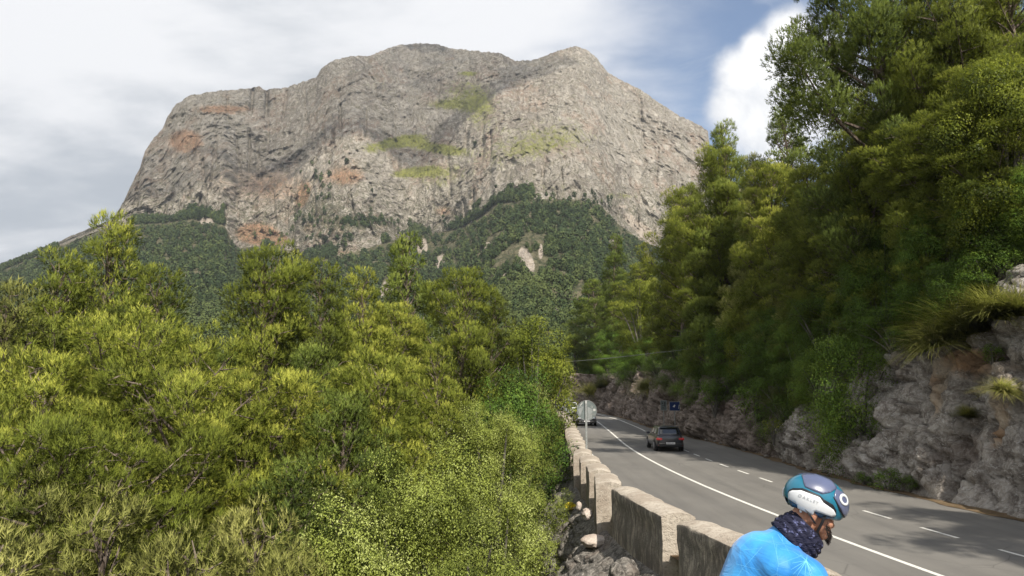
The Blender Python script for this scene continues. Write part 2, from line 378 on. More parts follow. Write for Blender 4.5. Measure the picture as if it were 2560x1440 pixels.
# ------------------------------------------------------------------ camera, sun, sky
cd = bpy.data.cameras.new('Camera'); cam = bpy.data.objects.new('Camera', cd); COL.objects.link(cam)
cam.location = (0, 0, CAMZ); cam.rotation_euler = (PI / 2 + PITCH, 0, 0)
cd.sensor_width = 36; cd.lens = 36 * F / 2560; cd.clip_start = .1; cd.clip_end = 20000
scene.camera = cam
sd = bpy.data.lights.new('Sun', 'SUN'); sd.energy = 5.0; sd.angle = math.radians(.53); sd.color = (1, .93, .82)
so = bpy.data.objects.new('Sun', sd); COL.objects.link(so); so.rotation_euler = SUN.to_track_quat('Z', 'Y').to_euler(); so.location = (30, -20, 60)
w = bpy.data.worlds.new('World'); scene.world = w; w.use_nodes = True
def world():
    t = NT.__new__(NT); t.t = w.node_tree; t.t.nodes.clear()
    out = t.n('ShaderNodeOutputWorld'); bg = t.n('ShaderNodeBackground'); bg.inputs['Strength'].default_value = 1
    sky = t.n('ShaderNodeTexSky', sky_type='NISHITA'); sky.sun_disc = False; sky.sun_elevation = SUN_EL
    sky.sun_rotation = math.atan2(SUNXY.x, SUNXY.y); sky.altitude = 500; sky.air_density = 1.0; sky.dust_density = 1.2; sky.ozone_density = 1.5
    skc = t.mix(1.0, sky.outputs[0], (.098, .098, .098), 'MULTIPLY')
    d = t.coord('Generated'); sx = t.n('ShaderNodeSeparateXYZ'); t.l(d, sx.inputs[0]); x, y, z = sx.outputs
    zz = t.math('ADD', t.math('MAXIMUM', z, 0), .22)
    cx = t.math('DIVIDE', x, zz); cy = t.math('DIVIDE', y, zz)
    cb = t.n('ShaderNodeCombineXYZ'); t.l(cx, cb.inputs[0]); t.l(cy, cb.inputs[1])
    mp = t.n('ShaderNodeMapping'); mp.inputs['Rotation'].default_value = (0, 0, .5); mp.inputs['Scale'].default_value = (.85, 1.35, 1); t.l(cb.outputs[0], mp.inputs['Vector'])
    pv = mp.outputs[0]
    n1 = t.noise(1.7, 8, .56, pv, .15); n2 = t.noise(.55, 5, .5, pv, .3); n3 = t.noise(3.2, 8, .62, pv, .8)
    dens = t.math('ADD', t.math('MULTIPLY_ADD', x, -2.9, .84), t.math('MULTIPLY_ADD', n1, 1.7, -.85))
    dens = t.math('MAXIMUM', dens, t.math('MULTIPLY_ADD', z, -2.6, t.math('MULTIPLY_ADD', n1, 1.2, .0)))
    dens = t.math('SUBTRACT', dens, t.math('MULTIPLY', t.rng(z, .5, .75), .8)); dens = t.math('SUBTRACT', dens, t.math('MULTIPLY', t.rng(y, -.3, .1, 1, 0), .15))
    cov = t.rng(dens, .05, .95)
    # thin high veil over the blue
    cov = t.math('MAXIMUM', cov, t.math('MULTIPLY', t.rng(n3, .46, .70), .32))
    # cloud tone: grey undersides and white streaks
    tone = t.math('ADD', t.math('MULTIPLY', n2, .7), t.math('MULTIPLY_ADD', n1, .8, -.22))
    tone = t.math('ADD', tone, t.math('MULTIPLY_ADD', z, .85, -.28))
    cc = t.mix(t.rng(tone, .42, .64), (.32, .35, .39), (.62, .625, .64))
    col = t.mix(cov, skc, cc)
    # one bright cumulus to the right of the mountain
    nz = t.noise(9, 8, .62, d, .3); nb = t.noise(26, 6, .6, d)
    best = None
    for (px, py, r) in ((1855, 195, .046), (1890, 125, .026), (1950, 205, .066), (1832, 268, .042), (1915, 300, .062), (2040, 240, .09), (1970, 85, .036), (1960, 370, .05)):
        a, b = ray(px, py); c = Vector((float(a), 1, float(b))).normalized()
        vd = t.n('ShaderNodeVectorMath', operation='DISTANCE'); t.l(d, vd.inputs[0]); vd.inputs[1].default_value = c
        q = t.math('SUBTRACT', 1, t.math('DIVIDE', vd.outputs['Value'], r))
        best = q if best is None else t.math('SMOOTH_MAX', best, q, .25)
    q = t.math('ADD', best, t.math('MULTIPLY_ADD', nz, 1.0, -.48)); q = t.math('ADD', q, t.math('MULTIPLY_ADD', nb, .3, -.15))
    cm = t.rng(q, -.04, .50)
    ccol = t.mix(t.rng(q, .1, .85), (.50, .52, .56), t.mix(t.rng(nz, .35, .6), (.66, .66, .66), (.84, .83, .81)))
    ccol = t.mix(t.rng(z, .14, .30, .55, 0), ccol, (.50, .52, .56))
    col = t.mix(t.math('MULTIPLY', cm, .95), col, ccol)
    # below the horizon: dim ground
    col = t.mix(t.rng(z, -.03, .0), (.10, .10, .08), col)
    t.l(col, bg.inputs['Color']); t.l(bg.outputs[0], out.inputs['Surface'])
world()
scene.view_settings.view_transform = 'Standard'; scene.view_settings.look = 'None'; scene.view_settings.gamma = 1
scene.view_settings.use_curve_mapping = False; scene.view_settings.exposure = .66
scene.cycles.max_bounces = 6; scene.cycles.diffuse_bounces = 3; scene.cycles.transmission_bounces = 4; scene.cycles.transparent_max_bounces = 8
scene.cycles.volume_bounces = 0; scene.cycles.caustics_reflective = False; scene.cycles.caustics_refractive = False
scene.cycles.use_denoising = True
# ------------------------------------------------------------------ road line functions of distance along the road
def F1(*pts):
    a = np.array(pts, float); a = a[a[:, 0].argsort()]
    def f(y):
        y = np.asarray(y, float); k = 2.0
        return (np.interp(y - k, a[:, 0], a[:, 1]) + 2 * np.interp(y, a[:, 0], a[:, 1]) + np.interp(y + k, a[:, 0], a[:, 1])) / 4
    return f
inner = F1((-40, 16), (-10, 9.0), (0, 6.7), (6, 5.6), (11, 4.85), (14.4, 4.34), (16.2, 3.8), (21, 3.3), (25, 3.2), (31, 3.2), (37, 3.55), (49, 4.2), (58, 4.7), (69, 5.25), (81, 5.6), (90, 5.7), (100, 5.4))
tar = F1((-40, 27), (-5, 18), (5, 15.8), (12, 14.5), (16, 13.9), (20, 13.35), (24, 12.95), (29, 12.45), (33, 12.3), (39, 12.6), (45, 12.7), (50, 12.5), (58, 12.1), (67, 11.7), (80, 12.2), (90, 12.1), (100, 11.6))
solid = F1((-40, 19), (-5, 11.3), (6, 9.4), (12, 8.6), (15.5, 8.1), (18.85, 7.72), (22.8, 7.33), (28, 6.97), (33, 6.8), (38, 6.76), (43, 6.85), (48, 7.05), (59.5, 7.75), (75, 8.6), (86, 8.9), (100, 8.5))
dash = F1((-40, 22), (-5, 14.6), (8, 12.4), (12, 11.6), (16.5, 10.9), (19.4, 10.52), (23, 10.18), (27, 9.88), (30, 9.8), (36, 9.64), (43, 9.75), (50, 10.1), (58, 10.5), (65, 10.95), (72, 11.2), (81, 11.5), (87, 11.35), (100, 11.0))
lline = F1((20, 3.95), (42, 4.22), (46, 4.33), (58, 4.95), (70.7, 5.65), (81, 6.1), (90, 6.15), (100, 5.9))
BX, BR = -10.0, 24.0
def road_pos(s, x):
    s = np.asarray(s, float); x = np.asarray(x, float)
    th = np.maximum(s - 100, 0) / BR
    return np.where(s > 100, BX + (x - BX) * np.cos(th), x), np.where(s > 100, 100 + (x - BX) * np.sin(th), s)
# ------------------------------------------------------------------ ground sheet
N = 60
xs = np.concatenate([-np.geomspace(8000, 60, 26), np.linspace(-50, 50, 11), np.geomspace(60, 8000, 26)])
gx, gy = np.meshgrid(xs, xs)
gz = np.full(gx.shape, -26.0)
g = link('ground', mesh_np('ground', np.stack([gx, gy, gz], -1).reshape(-1, 3), grid_faces(len(xs), len(xs)), mats=M['ground'])); tag(g, kind='structure')
# ------------------------------------------------------------------ road
S = np.concatenate([np.arange(-40, 100, .8), np.arange(100, 138, .8)])
def strip(name, fl, fr, z, mat, S=S, n=2, kind='structure', parent=None, zf=None):
    t = np.linspace(0, 1, n)[None, :]
    L = fl(S)[:, None]; R = fr(S)[:, None]; X = L + (R - L) * t
    px_, py_ = road_pos(np.repeat(S[:, None], n, 1), X)
    Z = np.full(px_.shape, z) if zf is None else zf(np.repeat(S[:, None], n, 1), np.repeat(t, len(S), 0))
    me = mesh_np(name, np.stack([px_, py_, Z], -1).reshape(-1, 3), grid_faces(len(S), n), mats=mat, smooth=True)
    o = link(name, me, parent)
    if kind: tag(o, kind=kind)
    return o
rd = strip('road', lambda s: inner(s) - .35, lambda s: tar(s) + .35 + .12 * np.sin(s * 2.1) * np.sin(s * .77), 0, M['asphalt'], n=48)
_s = np.repeat(S[:, None], 48, 1); _x = (inner(_s) - .35) + (tar(_s) - inner(_s) + .7) * np.linspace(0, 1, 48)[None, :] - solid(_s)
_t = sum(np.exp(-((_x - c) / .28) ** 2) for c in (.75, 2.2, -.9, -2.35)); at_ = rd.data.attributes.new('track', 'FLOAT', 'POINT'); at_.data.foreach_set('value', _t.ravel().astype(np.float32))
def multi_strip(name, segs, fx, w_, z, mat):
    V = []; Fc = []
    for a, b in segs:
        ss = np.linspace(a, b, max(2, int((b - a) / .8) + 1)); n0 = len(V)
        for s in ss:
            for o_ in (-w_ / 2, w_ / 2):
                x_, y_ = road_pos(s, fx(s) + o_); V.append((float(x_), float(y_), z))
        Fc += [(n0 + 2 * i, n0 + 2 * i + 1, n0 + 2 * i + 3, n0 + 2 * i + 2) for i in range(len(ss) - 1)]
    me = bpy.data.meshes.new(name); me.from_pydata(V, [], Fc); me.materials.append(mat)
    return tag(link(name, me), kind='structure')
multi_strip('road_marking_centre_line', [(-40, 136)], solid, .13, .004, M['paint'])
multi_strip('road_marking_edge_line', [(36, 136)], lline, .15, .004, M['paint'])
multi_strip('road_marking_far_edge_line', [(61, 136)], dash, .13, .004, M['paint'])
dd = [(23.3, 24.6)]; s = 8.0
segs = []
while s < 60:
    segs.append((s, s + 1.35)); s += 2.62
multi_strip('road_marking_dashed_line', segs, dash, .10, .004, M['paint'])
# dirt verge between the tarmac and the rock
def vz(S_, t): return .012 + .10 * sstep(.1, 1, t) + .05 * np.sin(S_ * 1.7 + t * 4) * t
strip('verge', lambda s: tar(s) + .22 + .1 * np.sin(s * 1.3) + .06 * np.sin(s * 3.7), lambda s: tar(s) + 2.2, 0, M['verge'], S=np.arange(-40, 138, .4), n=9, zf=vz)
def lv(S_, t): return .012 + .02 * np.sin(S_ * 2) ** 2 * t
strip('gutter', lambda s: inner(s) - .45, lambda s: inner(s) + .22 + .07 * np.sin(s * 1.9), 0, M['verge'], S=np.arange(-40, 138, .4), n=3, zf=lv)
# ------------------------------------------------------------------ rock cutting on the right with the hillside above it
hc = F1((-40, 9), (5, 8.2), (16, 8.6), (20, 8.0), (23, 6.9), (26.5, 5.2), (30, 4.4), (34, 3.8), (40, 3.2), (46, 3.2), (52, 3.8), (60, 4.8), (70, 5.0), (80, 5.0), (100, 5.4), (140, 5.5))
SS = np.concatenate([np.arange(-30, 10, .5), np.arange(10, 45, .11), np.arange(45, 100, .2), np.arange(100, 138, .4)])
vc = np.linspace(0, 1, 84); vh = np.geomspace(.25, 95, 58)
nS = len(SS); S2 = SS[:, None]
H_ = hc(SS)[:, None]
off_c = .62 + .34 * H_ * vc[None, :] ** 1.15; z_c = H_ * vc[None, :] - .15
dh = vh[None, :]
hs_ = np.interp(SS, [0, 35, 60, 85, 110], [1, 1, .55, .1, -.12])[:, None]
off_h = off_c[:, -1:] + dh; z_h = z_c[:, -1:] + hs_ * (.60 * dh + .12 * dh * sstep(0, 12, dh) - .25 * np.maximum(dh - 45, 0))
O = np.concatenate([off_c, off_h], 1); Z = np.concatenate([z_c, z_h], 1); nV = O.shape[1]
X = tar(SS)[:, None] + O
wx, wy = road_pos(np.repeat(S2, nV, 1), X)
th = np.maximum(S2 - 100, 0) / BR
nx = np.cos(th) + 0 * O; ny = np.sin(th) + 0 * O
Pn = np.stack([wx, wy, Z], -1).reshape(-1, 3)
vv = np.concatenate([vc, 1 + vh / 20])[None, :] + 0 * O
isc = (np.arange(nV) < len(vc))[None, :] + 0 * O
amp = sstep(0, .1, vv) * np.where(isc > .5, 1, 1)
q = Pn.copy(); wob = np.stack([perlin(q * .8), perlin(q * .8 + 31), perlin(q * .8 + 77)], -1) * .55
v1, v1b, val1, w1 = voro((q + wob) * np.array([.36, .36, .26]) + 5)
v2, v2b, val2, w2 = voro((q + wob * .5) * np.array([1.5, 1.5, 1.1]) + 9)
disp = 1.5 * fbm(q * .25, 3) + 1.2 * (val1 - .5) + .55 * (v1 - .45) + .30 * (val2 - .5) * (1 + 1.2 * (val1 - .5)) + .2 * (.5 - v2) + .34 * fbm(q * 2.2, 4, True) * .8
# tilt every block its own way so the faces catch light differently
disp += .5 * ((w1[:, 0] - .5) * np.sin(q[:, 1] * .9) + (w1[:, 1] - .5) * np.sin(q[:, 2] * 1.3))
ce1 = 1 - sstep(0, .10, v1b - v1); ce2 = 1 - sstep(0, .13, v2b - v2)
disp -= .38 * ce1 + .17 * ce2
crev = np.clip(.9 * ce1 + .75 * ce2, 0, 1)
disp = disp.reshape(O.shape) * amp
rough = np.where(isc > .5, 1, np.exp(-(vv - 1) * .6) * .8 + .35)
disp *= rough
fold = .0
wx2 = wx + nx * (-disp * .85); wy2 = wy + ny * (-disp * .85); Z2 = Z + disp * .28 * amp
Z2[:, 0] = -.3
col_o = np.zeros(O.shape)
def blob(cy, cz, ry, rz): return np.exp(-(((S2 - cy) / ry) ** 2 + ((Z - cz) / rz) ** 2))
col_o = .80 * blob(24.0, 4.3, 1.3, .6) + .95 * blob(22.8, 2.7, .45, 1.2) + .75 * blob(25.4, 3.2, .7, 1.0) + .7 * blob(19.8, 5.6, .5, 1.1) + .5 * blob(28.5, 2.4, .5, 1.2) + .6 * blob(21.2, 1.8, .3, 1.0) + .4 * blob(18.3, 3.0, .4, 1.6)
moss = .75 * np.clip((vv - .9) * 3, 0, 1) * (1 - .4 * isc) + .35 * blob(21.4, 5.6, 1.4, .7) + .6 * blob(70, 3.6, 12, 1.4) + .4 * blob(31, 2.5, 2, 2)
soil = .62 * (1 - sstep(0, .07, vv)) + .45 * np.clip((vv - 1.0) * 1.2, 0, 1)
me = mesh_np('rock_cutting', np.stack([wx2, wy2, Z2], -1).reshape(-1, 3), grid_faces(nS, nV), smooth=True, mats=M['cutting'],
             attrs=dict(orange=col_o.ravel(), moss=moss.ravel(), soil=soil.ravel(), far=sstep(30, 46, S2 + 0 * O).ravel() * 1.0, crev=crev))
cutting = tag(link('hillside', me), kind='structure')
# ------------------------------------------------------------------ left: retaining wall, slope, valley floor
SL = np.concatenate([np.arange(-30, 8, .6), np.arange(8, 40, .12), np.arange(40, 100, .35), np.arange(100, 138, .6)])
WT = .75
dl = np.concatenate([np.linspace(0, .5, 8), np.linspace(.55, 2.6, 70), np.geomspace(2.7, 260, 60)])
def left_z(d):
    d = np.asarray(d, float)
    z = -.45 - .35 * sstep(0, .45, d)
    z = z - 4.3 * sstep(.25, 3.0, d)
    z = z - .30 * np.clip(d - 2.2, 0, 26) - .05 * np.clip(d - 28, 0, 200)
    return z
D2 = dl[None, :] + 0 * SL[:, None]; Sx = SL[:, None] + 0 * D2
wx, wy = road_pos(Sx, inner(SL)[:, None] - WT + .12 - D2)
Z = left_z(D2)
q = np.stack([wx, wy, Z * 1.2], -1).reshape(-1, 3)
v1, _, val1, w1 = voro(q * np.array([1.1, 1.1, 1.4])); v2, _, val2, _ = voro(q * 3.1 + 4)
dis = .35 * (val1 - .5) + .25 * (.5 - v1) + .16 * (val2 - .5) + .1 * (.4 - v2) + .6 * fbm(q * .35, 3) + .2 * fbm(q * 1.6, 3, True)
dis = dis.reshape(D2.shape) * sstep(.0, .6, D2)
wall_zone = 1 - sstep(2.6, 5, D2)
wx2 = wx - dis * .9 * wall_zone; Z2 = Z + dis * (.25 + .6 * (1 - wall_zone))
me = mesh_np('left_slope', np.stack([wx2, wy, Z2], -1).reshape(-1, 3), grid_faces(len(SL), len(dl)), smooth=True, mats=M['rubble'],
             attrs=dict(soil=(sstep(3, 5.5, D2) + .25 * sstep(1.5, 3, D2)).ravel()))
slope = tag(link('embankment', me), kind='structure')
# terrace under the photographer and the cyclist
mb = MB(); mb.box((.2, 1.2, .7), (5.4, 8.4, 1.4)); mb.box((.2, 1.2, -3.5), (5.1, 8.1, 7.0))
tag(mb.build('terrace', M['terrace'], bevel=.03), kind='structure')
# ------------------------------------------------------------------ mountain
RIDGE = [(-500, 730), (-300, 706), (-100, 686), (0, 665), (60, 640), (120, 620), (180, 592), (240, 567), (280, 552), (290, 535), (312, 500), (335, 450), (350, 420), (362, 380), (385, 345), (405, 325), (420, 290), (440, 262), (470, 242), (520, 232), (600, 224), (640, 220), (648, 216), (665, 226), (720, 219), (790, 195), (803, 172), (830, 155), (880, 140), (925, 142), (960, 125), (1000, 114), (1045, 109), (1090, 112), (1140, 124), (1200, 130), (1255, 135), (1290, 155), (1340, 150), (1390, 130), (1440, 116), (1470, 127), (1495, 150), (1520, 182), (1550, 200), (1600, 225), (1650, 260), (1700, 292), (1750, 314), (1770, 330), (1776, 380), (1790, 430), (1850, 470), (1900, 500), (2100, 560), (2400, 600), (3100, 640)]
TREEL = [(-500, 745), (-100, 700), (0, 678), (240, 580), (285, 562), (330, 562), (420, 556), (480, 548), (560, 562), (590, 622), (700, 612), (735, 655), (800, 652), (900, 628), (980, 602), (1040, 592), (1150, 572), (1200, 545), (1240, 512), (1320, 498), (1450, 500), (1500, 512), (1545, 560), (1600, 600), (1700, 640), (2000, 660), (3100, 700)]
pxs = np.concatenate([np.arange(-480, -40, 12.), np.arange(-40, 1960, 2.), np.arange(1960, 3000, 12.)])
rp = np.interp(pxs, *np.array(RIDGE).T); tp = np.interp(pxs, *np.array(TREEL).T)
tp = np.maximum(tp, rp + 4)
nC = len(pxs)
nf, nr = 110, 330
pf = np.linspace(0, 1, nf) ** 1.6; wr = np.linspace(0, 1, nr + 1)[1:]
wx1 = perlin(np.stack([pxs / 160, 0 * pxs, 0 * pxs + 3], -1)); wx3 = perlin(np.stack([pxs / 420, 0 * pxs, 0 * pxs + 9], -1))
Dt = 880 + 60 * wx1 + 90 * wx3 - 130 * np.exp(-((pxs - 1370) / 150) ** 2) + 60 * np.exp(-((pxs - 1060) / 90) ** 2) - 60 * np.exp(-((pxs - 820) / 110) ** 2)
dep = np.interp(pxs, [-500, 200, 290, 450, 700, 1000, 1500, 1700, 3000], [260, 160, 60, 190, 300, 430, 470, 380, 300])
Dr = Dt + dep
D0 = 110.0
pyf0 = 1418.0
Df = D0 + (Dt - D0)[None, :] * pf[:, None]
Pf = pyf0 + (tp - pyf0)[None, :] * (pf[:, None] ** .36)
Dc = Dt[None, :] + (Dr - Dt)[None, :] * (.30 * wr[:, None] + .70 * wr[:, None] ** 2)
Pc = tp[None, :] + (rp - tp)[None, :] * wr[:, None]
Db = Dr[None, :] * np.array([1.05, 1.2, 1.6])[:, None]; Pb = rp[None, :] + np.array([14, 80, 330])[:, None]
DD = np.concatenate([Df, Dc, Db]); PY = np.concatenate([Pf, Pc, Pb]); PX = pxs[None, :] + 0 * DD
nR = DD.shape[0]
a_, b_ = ray(PX, PY); Wm = np.stack([a_ * DD, DD, CAMZ + b_ * DD], -1)
w_all = np.concatenate([np.zeros(nf), wr, [1, 1, 1]])[:, None] + 0 * DD
rockz = sstep(.0, .03, w_all)
q = Wm.reshape(-1, 3)
q_ = q; wp = np.stack([perlin(q / 130), perlin(q / 130 + 40), perlin(q / 130 + 80)], -1) * 45
q = q * np.array([1, .2, .62]); qg = (q + wp) * np.array([1, 1, .7])
big = fbm(qg / 165, 2, True); gul = fbm(qg / 58 + 7, 3, True)
v1, v1b, val, vw = voro((q + wp * .8) * np.array([1, 1, .8]) / 46); v2, _, val2, _ = voro((q + wp * .4) * np.array([1, 1, .85]) / 15)
v3, v3b, val3, _ = voro((q + wp * .2) / 6.5)
fine = fbm((q + wp * .3) * np.array([1, 1, .8]) / 9, 3, True)
dr = -(9 * big + 15 * gul + 4 * (val - .5) + 3 * (.5 - v1) + 3 * (val2 - .5) + 2 * (.5 - v2) + 1.5 * (val3 - .5) + 1 * (.5 - v3) + 7.0 * fine + 10 * fbm((q + wp * .3) * np.array([1, 1, .8]) / 26, 4, True))
df = -(22 * fbm(q / 190, 3) + 10 * fbm(q / 60 + 3, 2, True) + 2 * fine)
dr = dr - dr.mean(); dr = dr.reshape(DD.shape); df = df.reshape(DD.shape)
edge = 1 - .55 * sstep(.9, 1, w_all)
rz_ = sstep(0, .07, w_all); DDn = DD + dr * rz_ * edge + df * (1 - rz_) * sstep(0, .2, (DD - D0) / 300)
zj = (fine.reshape(DD.shape) * 2.2 + 2.0 * (val3.reshape(DD.shape) - .5)) * sstep(.5, 1, w_all)
# vertical clefts in the left head wall
def cleft(x0, x1, y0, y1, wd, dp):
    global DDn
    xc = x0 + (x1 - x0) * np.clip((PY - y0) / max(1, y1 - y0), 0, 1)
    DDn = DDn + dp * np.exp(-((PX - xc) / wd) ** 2) * sstep(y0 - 12, y0 + 10, PY) * (1 - sstep(y1 - 25, y1, PY))
for c in ((632, 626, 222, 300, 5, 26), (668, 664, 225, 310, 4, 30), (718, 706, 225, 315, 4, 18), (1210, 1203, 290, 390, 5, 16), (1098, 1090, 200, 300, 7, 16), (1190, 1186, 235, 300, 5, 12), (433, 430, 335, 385, 4, 12), (600, 590, 380, 540, 7, 10)): cleft(*c)
_cr = random.Random(12)
for _ in range(95):
    x_ = _cr.uniform(330, 1740); yr_ = float(np.interp(x_, *np.array(RIDGE).T)); y_ = _cr.uniform(yr_ + 6, 540); cleft(x_, x_ + _cr.uniform(-16, 10), y_, y_ + _cr.uniform(45, 130), _cr.uniform(2.2, 4.5), _cr.uniform(5, 13))
Wm = np.stack([a_ * DDn, DDn, CAMZ + b_ * DDn + zj], -1)
def E(cx, cy, rx, ry, rot=0):
    x = PX - cx; y = PY - cy; c, s_ = math.cos(rot), math.sin(rot)
    return np.exp(-(((x * c + y * s_) / rx) ** 2 + ((-x * s_ + y * c) / ry) ** 2))
org = .2 * E(560, 450, 220, 110) + 1.25 * E(640, 585, 52, 26) + .9 * E(690, 602, 40, 16) + .95 * E(465, 350, 44, 30) + .8 * E(560, 275, 100, 16) + .9 * E(758, 490, 12, 26, .3) + .7 * E(870, 440, 60, 30) + .6 * E(1110, 528, 38, 22) + .6 * E(850, 632, 70, 10) + .5 * E(770, 570, 26, 26) + .22 * E(480, 430, 130, 70) + .3 * E(1240, 320, 50, 30) + .3 * E(880, 395, 50, 18) + .42 * E(700, 470, 120, 70)
grs = .22 * E(1250, 330, 320, 110) + 1.0 * E(1010, 352, 62, 16, -.15) + 1.0 * E(1100, 372, 58, 13, .12) + .5 * E(930, 372, 50, 18) + 1.0 * E(1035, 430, 60, 12, -.1) + .55 * E(1200, 255, 50, 60) + .5 * E(1110, 262, 60, 14) + .45 * E(1100, 450, 90, 40) + .5 * E(1560, 490, 60, 14) + .42 * E(1390, 470, 120, 25) + .35 * E(1300, 380, 180, 40, -.2) + .75 * E(1170, 185, 26, 6) + .4 * E(1130, 225, 60, 40) + .4 * E(940, 215, 60, 20) + .25 * E(1400, 330, 160, 60)
scree = 1.2 * E(515, 553, 20, 8) + 1.2 * E(1588, 560, 42, 13, .75) + 1.1 * E(1622, 590, 30, 16, .8) + .6 * E(1640, 525, 30, 8, .7) + .5 * E(1560, 515, 40, 8) + 1.3 * E(1056, 622, 13, 26, .15) + 1.2 * E(966, 722, 24, 18, -.9) + 1.2 * E(955, 745, 12, 12) + .9 * E(1100, 655, 14, 26, .4) + .9 * E(1210, 615, 26, 8, -.4) + 1.0 * E(1352, 628, 7, 22) + .9 * E(1320, 655, 18, 40, -.3) + .8 * E(1265, 695, 12, 18) + .9 * E(120, 750, 60, 6, -.38) + .8 * E(465, 692, 14, 7) + .8 * E(480, 745, 25, 7, -.4) + .7 * E(1305, 650, 10, 28) + .9 * E(1530, 615, 22, 20) + .7 * E(1420, 765, 60, 12, -.3)
soilm = (w_all <= 0) * .95 + 0
soilm = np.where(w_all > 0, .35 * E(900, 560, 80, 14) + .2 * (1 - sstep(0, .08, w_all)), soilm) * (1 - np.clip(scree, 0, 1) * .9)
scrub = sstep(380, 560, PY) * .6 + .9 * E(900, 558, 70, 14) + .5 * E(800, 520, 60, 60) - .2
mountain_me = mesh_np('mountain', Wm.reshape(-1, 3), grid_faces(nR, nC), smooth=True, mats=M['mountain'],
    attrs=dict(orange=org.ravel(), grass=(grs * (w_all > 0)).ravel(), scree=scree.ravel(), soil=soilm.ravel(), scrub=scrub.ravel()))
mountain = tag(link('mountain', mountain_me), kind='structure')
# coarse copies for finding where things stand
def bvh_grid(V, nr_, nc_, st):
    g_ = V.reshape(nr_, nc_, 3)[::st, ::st]; return BVHTree.FromPolygons([tuple(p) for p in g_.reshape(-1, 3)], [tuple(f) for f in grid_faces(*g_.shape[:2])])
bv_m = bvh_grid(Wm, nR, nC, 3)
bv_r = bvh_grid(np.array([v.co for v in cutting.data.vertices]), nS, nV, 2)
bv_l = bvh_grid(np.array([v.co for v in slope.data.vertices]), len(SL), len(dl), 2)
def down(x, y, bvs=None):
    best = -24.0
    for b in (bvs or (bv_r, bv_l)):
        h = b.ray_cast(Vector((x, y, 200)), Vector((0, 0, -1)))
        if h[0] is not None: best = max(best, h[0].z)
    return best
def hit(px, py, bvs=None):
    a, b = ray(px, py); d = Vector((float(a), 1, float(b))).normalized(); best = None
    for bb in (bvs or (bv_m, bv_r, bv_l)):
        h = bb.ray_cast(Vector((0, 0, CAMZ)), d)
        if h[0] is not None and (best is None or h[3] < best[1]): best = (h[0], h[3])
    return best[0] if best else None
# ------------------------------------------------------------------ cloud between the sun and the left half of the mountain
tgt = P(560, 290, 1180)
cc_ = tgt + SUN * ((1650 - tgt.z) / SUN.z)
u = np.random.RandomState(3)
bm = bmesh.new(); bmesh.ops.create_icosphere(bm, subdivisions=6, radius=1)
Vc = np.array([v.co for v in bm.verts]); nn = fbm(Vc * 1.6, 5); n2 = fbm(Vc * 4 + 9, 4, True)
Vc = Vc * (1 + .5 * nn + .12 * n2)[:, None] * np.array([470, 400, 75])
for v, c in zip(bm.verts, Vc): v.co = c
for f_ in bm.faces: f_.smooth = True
me = bpy.data.meshes.new('cloud'); bm.to_mesh(me); bm.free()
t = NT('cloud_vapour'); ms = t.n('ShaderNodeMixShader'); ms.inputs[0].default_value = .22
tb = t.n('ShaderNodeBsdfTransparent'); t.l(tb.outputs[0], ms.inputs[1]); t.l(t.bsdf((.85, .85, .86), 1, spec=0), ms.inputs[2])
me.materials.append(t.done(ms.outputs[0]))
o = link('cloud', me, loc=cc_); o.rotation_euler = (0, 0, .5); tag(o, kind='structure')
# ------------------------------------------------------------------ trees
def nrm(a): return a / np.maximum(np.linalg.norm(a, axis=-1, keepdims=True), 1e-9)
def perp(d, rs):
    r = rs.normal(size=d.shape); return nrm(np.cross(d, r))
def needle_mesh(name, Pp, D, tint, rs, k, nl, nw, sl, mat, spread=.62, NN=None):
    """shoots at Pp pointing along D; k flat needle bundles around each"""
    n = len(Pp); D = np.repeat(D, k, 0); B = np.repeat(Pp, k, 0); T = np.repeat(tint, k)
    u = rs.rand(n * k)
    B = B + D * (u * sl)[:, None]
    d = nrm(D * (.9 - .25 * rs.rand(n * k))[:, None] + perp(D, rs) * (spread * (1.15 - .5 * u))[:, None])
    s = np.cross(d, rs.normal(size=d.shape)); s = nrm(s) * (nw * (.7 + .6 * rs.rand(n * k)) / 2)[:, None]
    L = (nl * (.7 + .6 * rs.rand(n * k)))[:, None]
    V = np.stack([B - s, B + s, B + d * L + s * .25], 1).reshape(-1, 3)
    Fc = np.arange(len(V)).reshape(-1, 3)
    tt = np.repeat(T + .18 * u + .12 * (rs.rand(n * k) - .5), 3)
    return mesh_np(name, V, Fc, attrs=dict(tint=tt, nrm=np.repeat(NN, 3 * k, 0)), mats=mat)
def bez(a, b, c, t): return (1 - t) ** 2 * a + 2 * t * (1 - t) * b + t * t * c
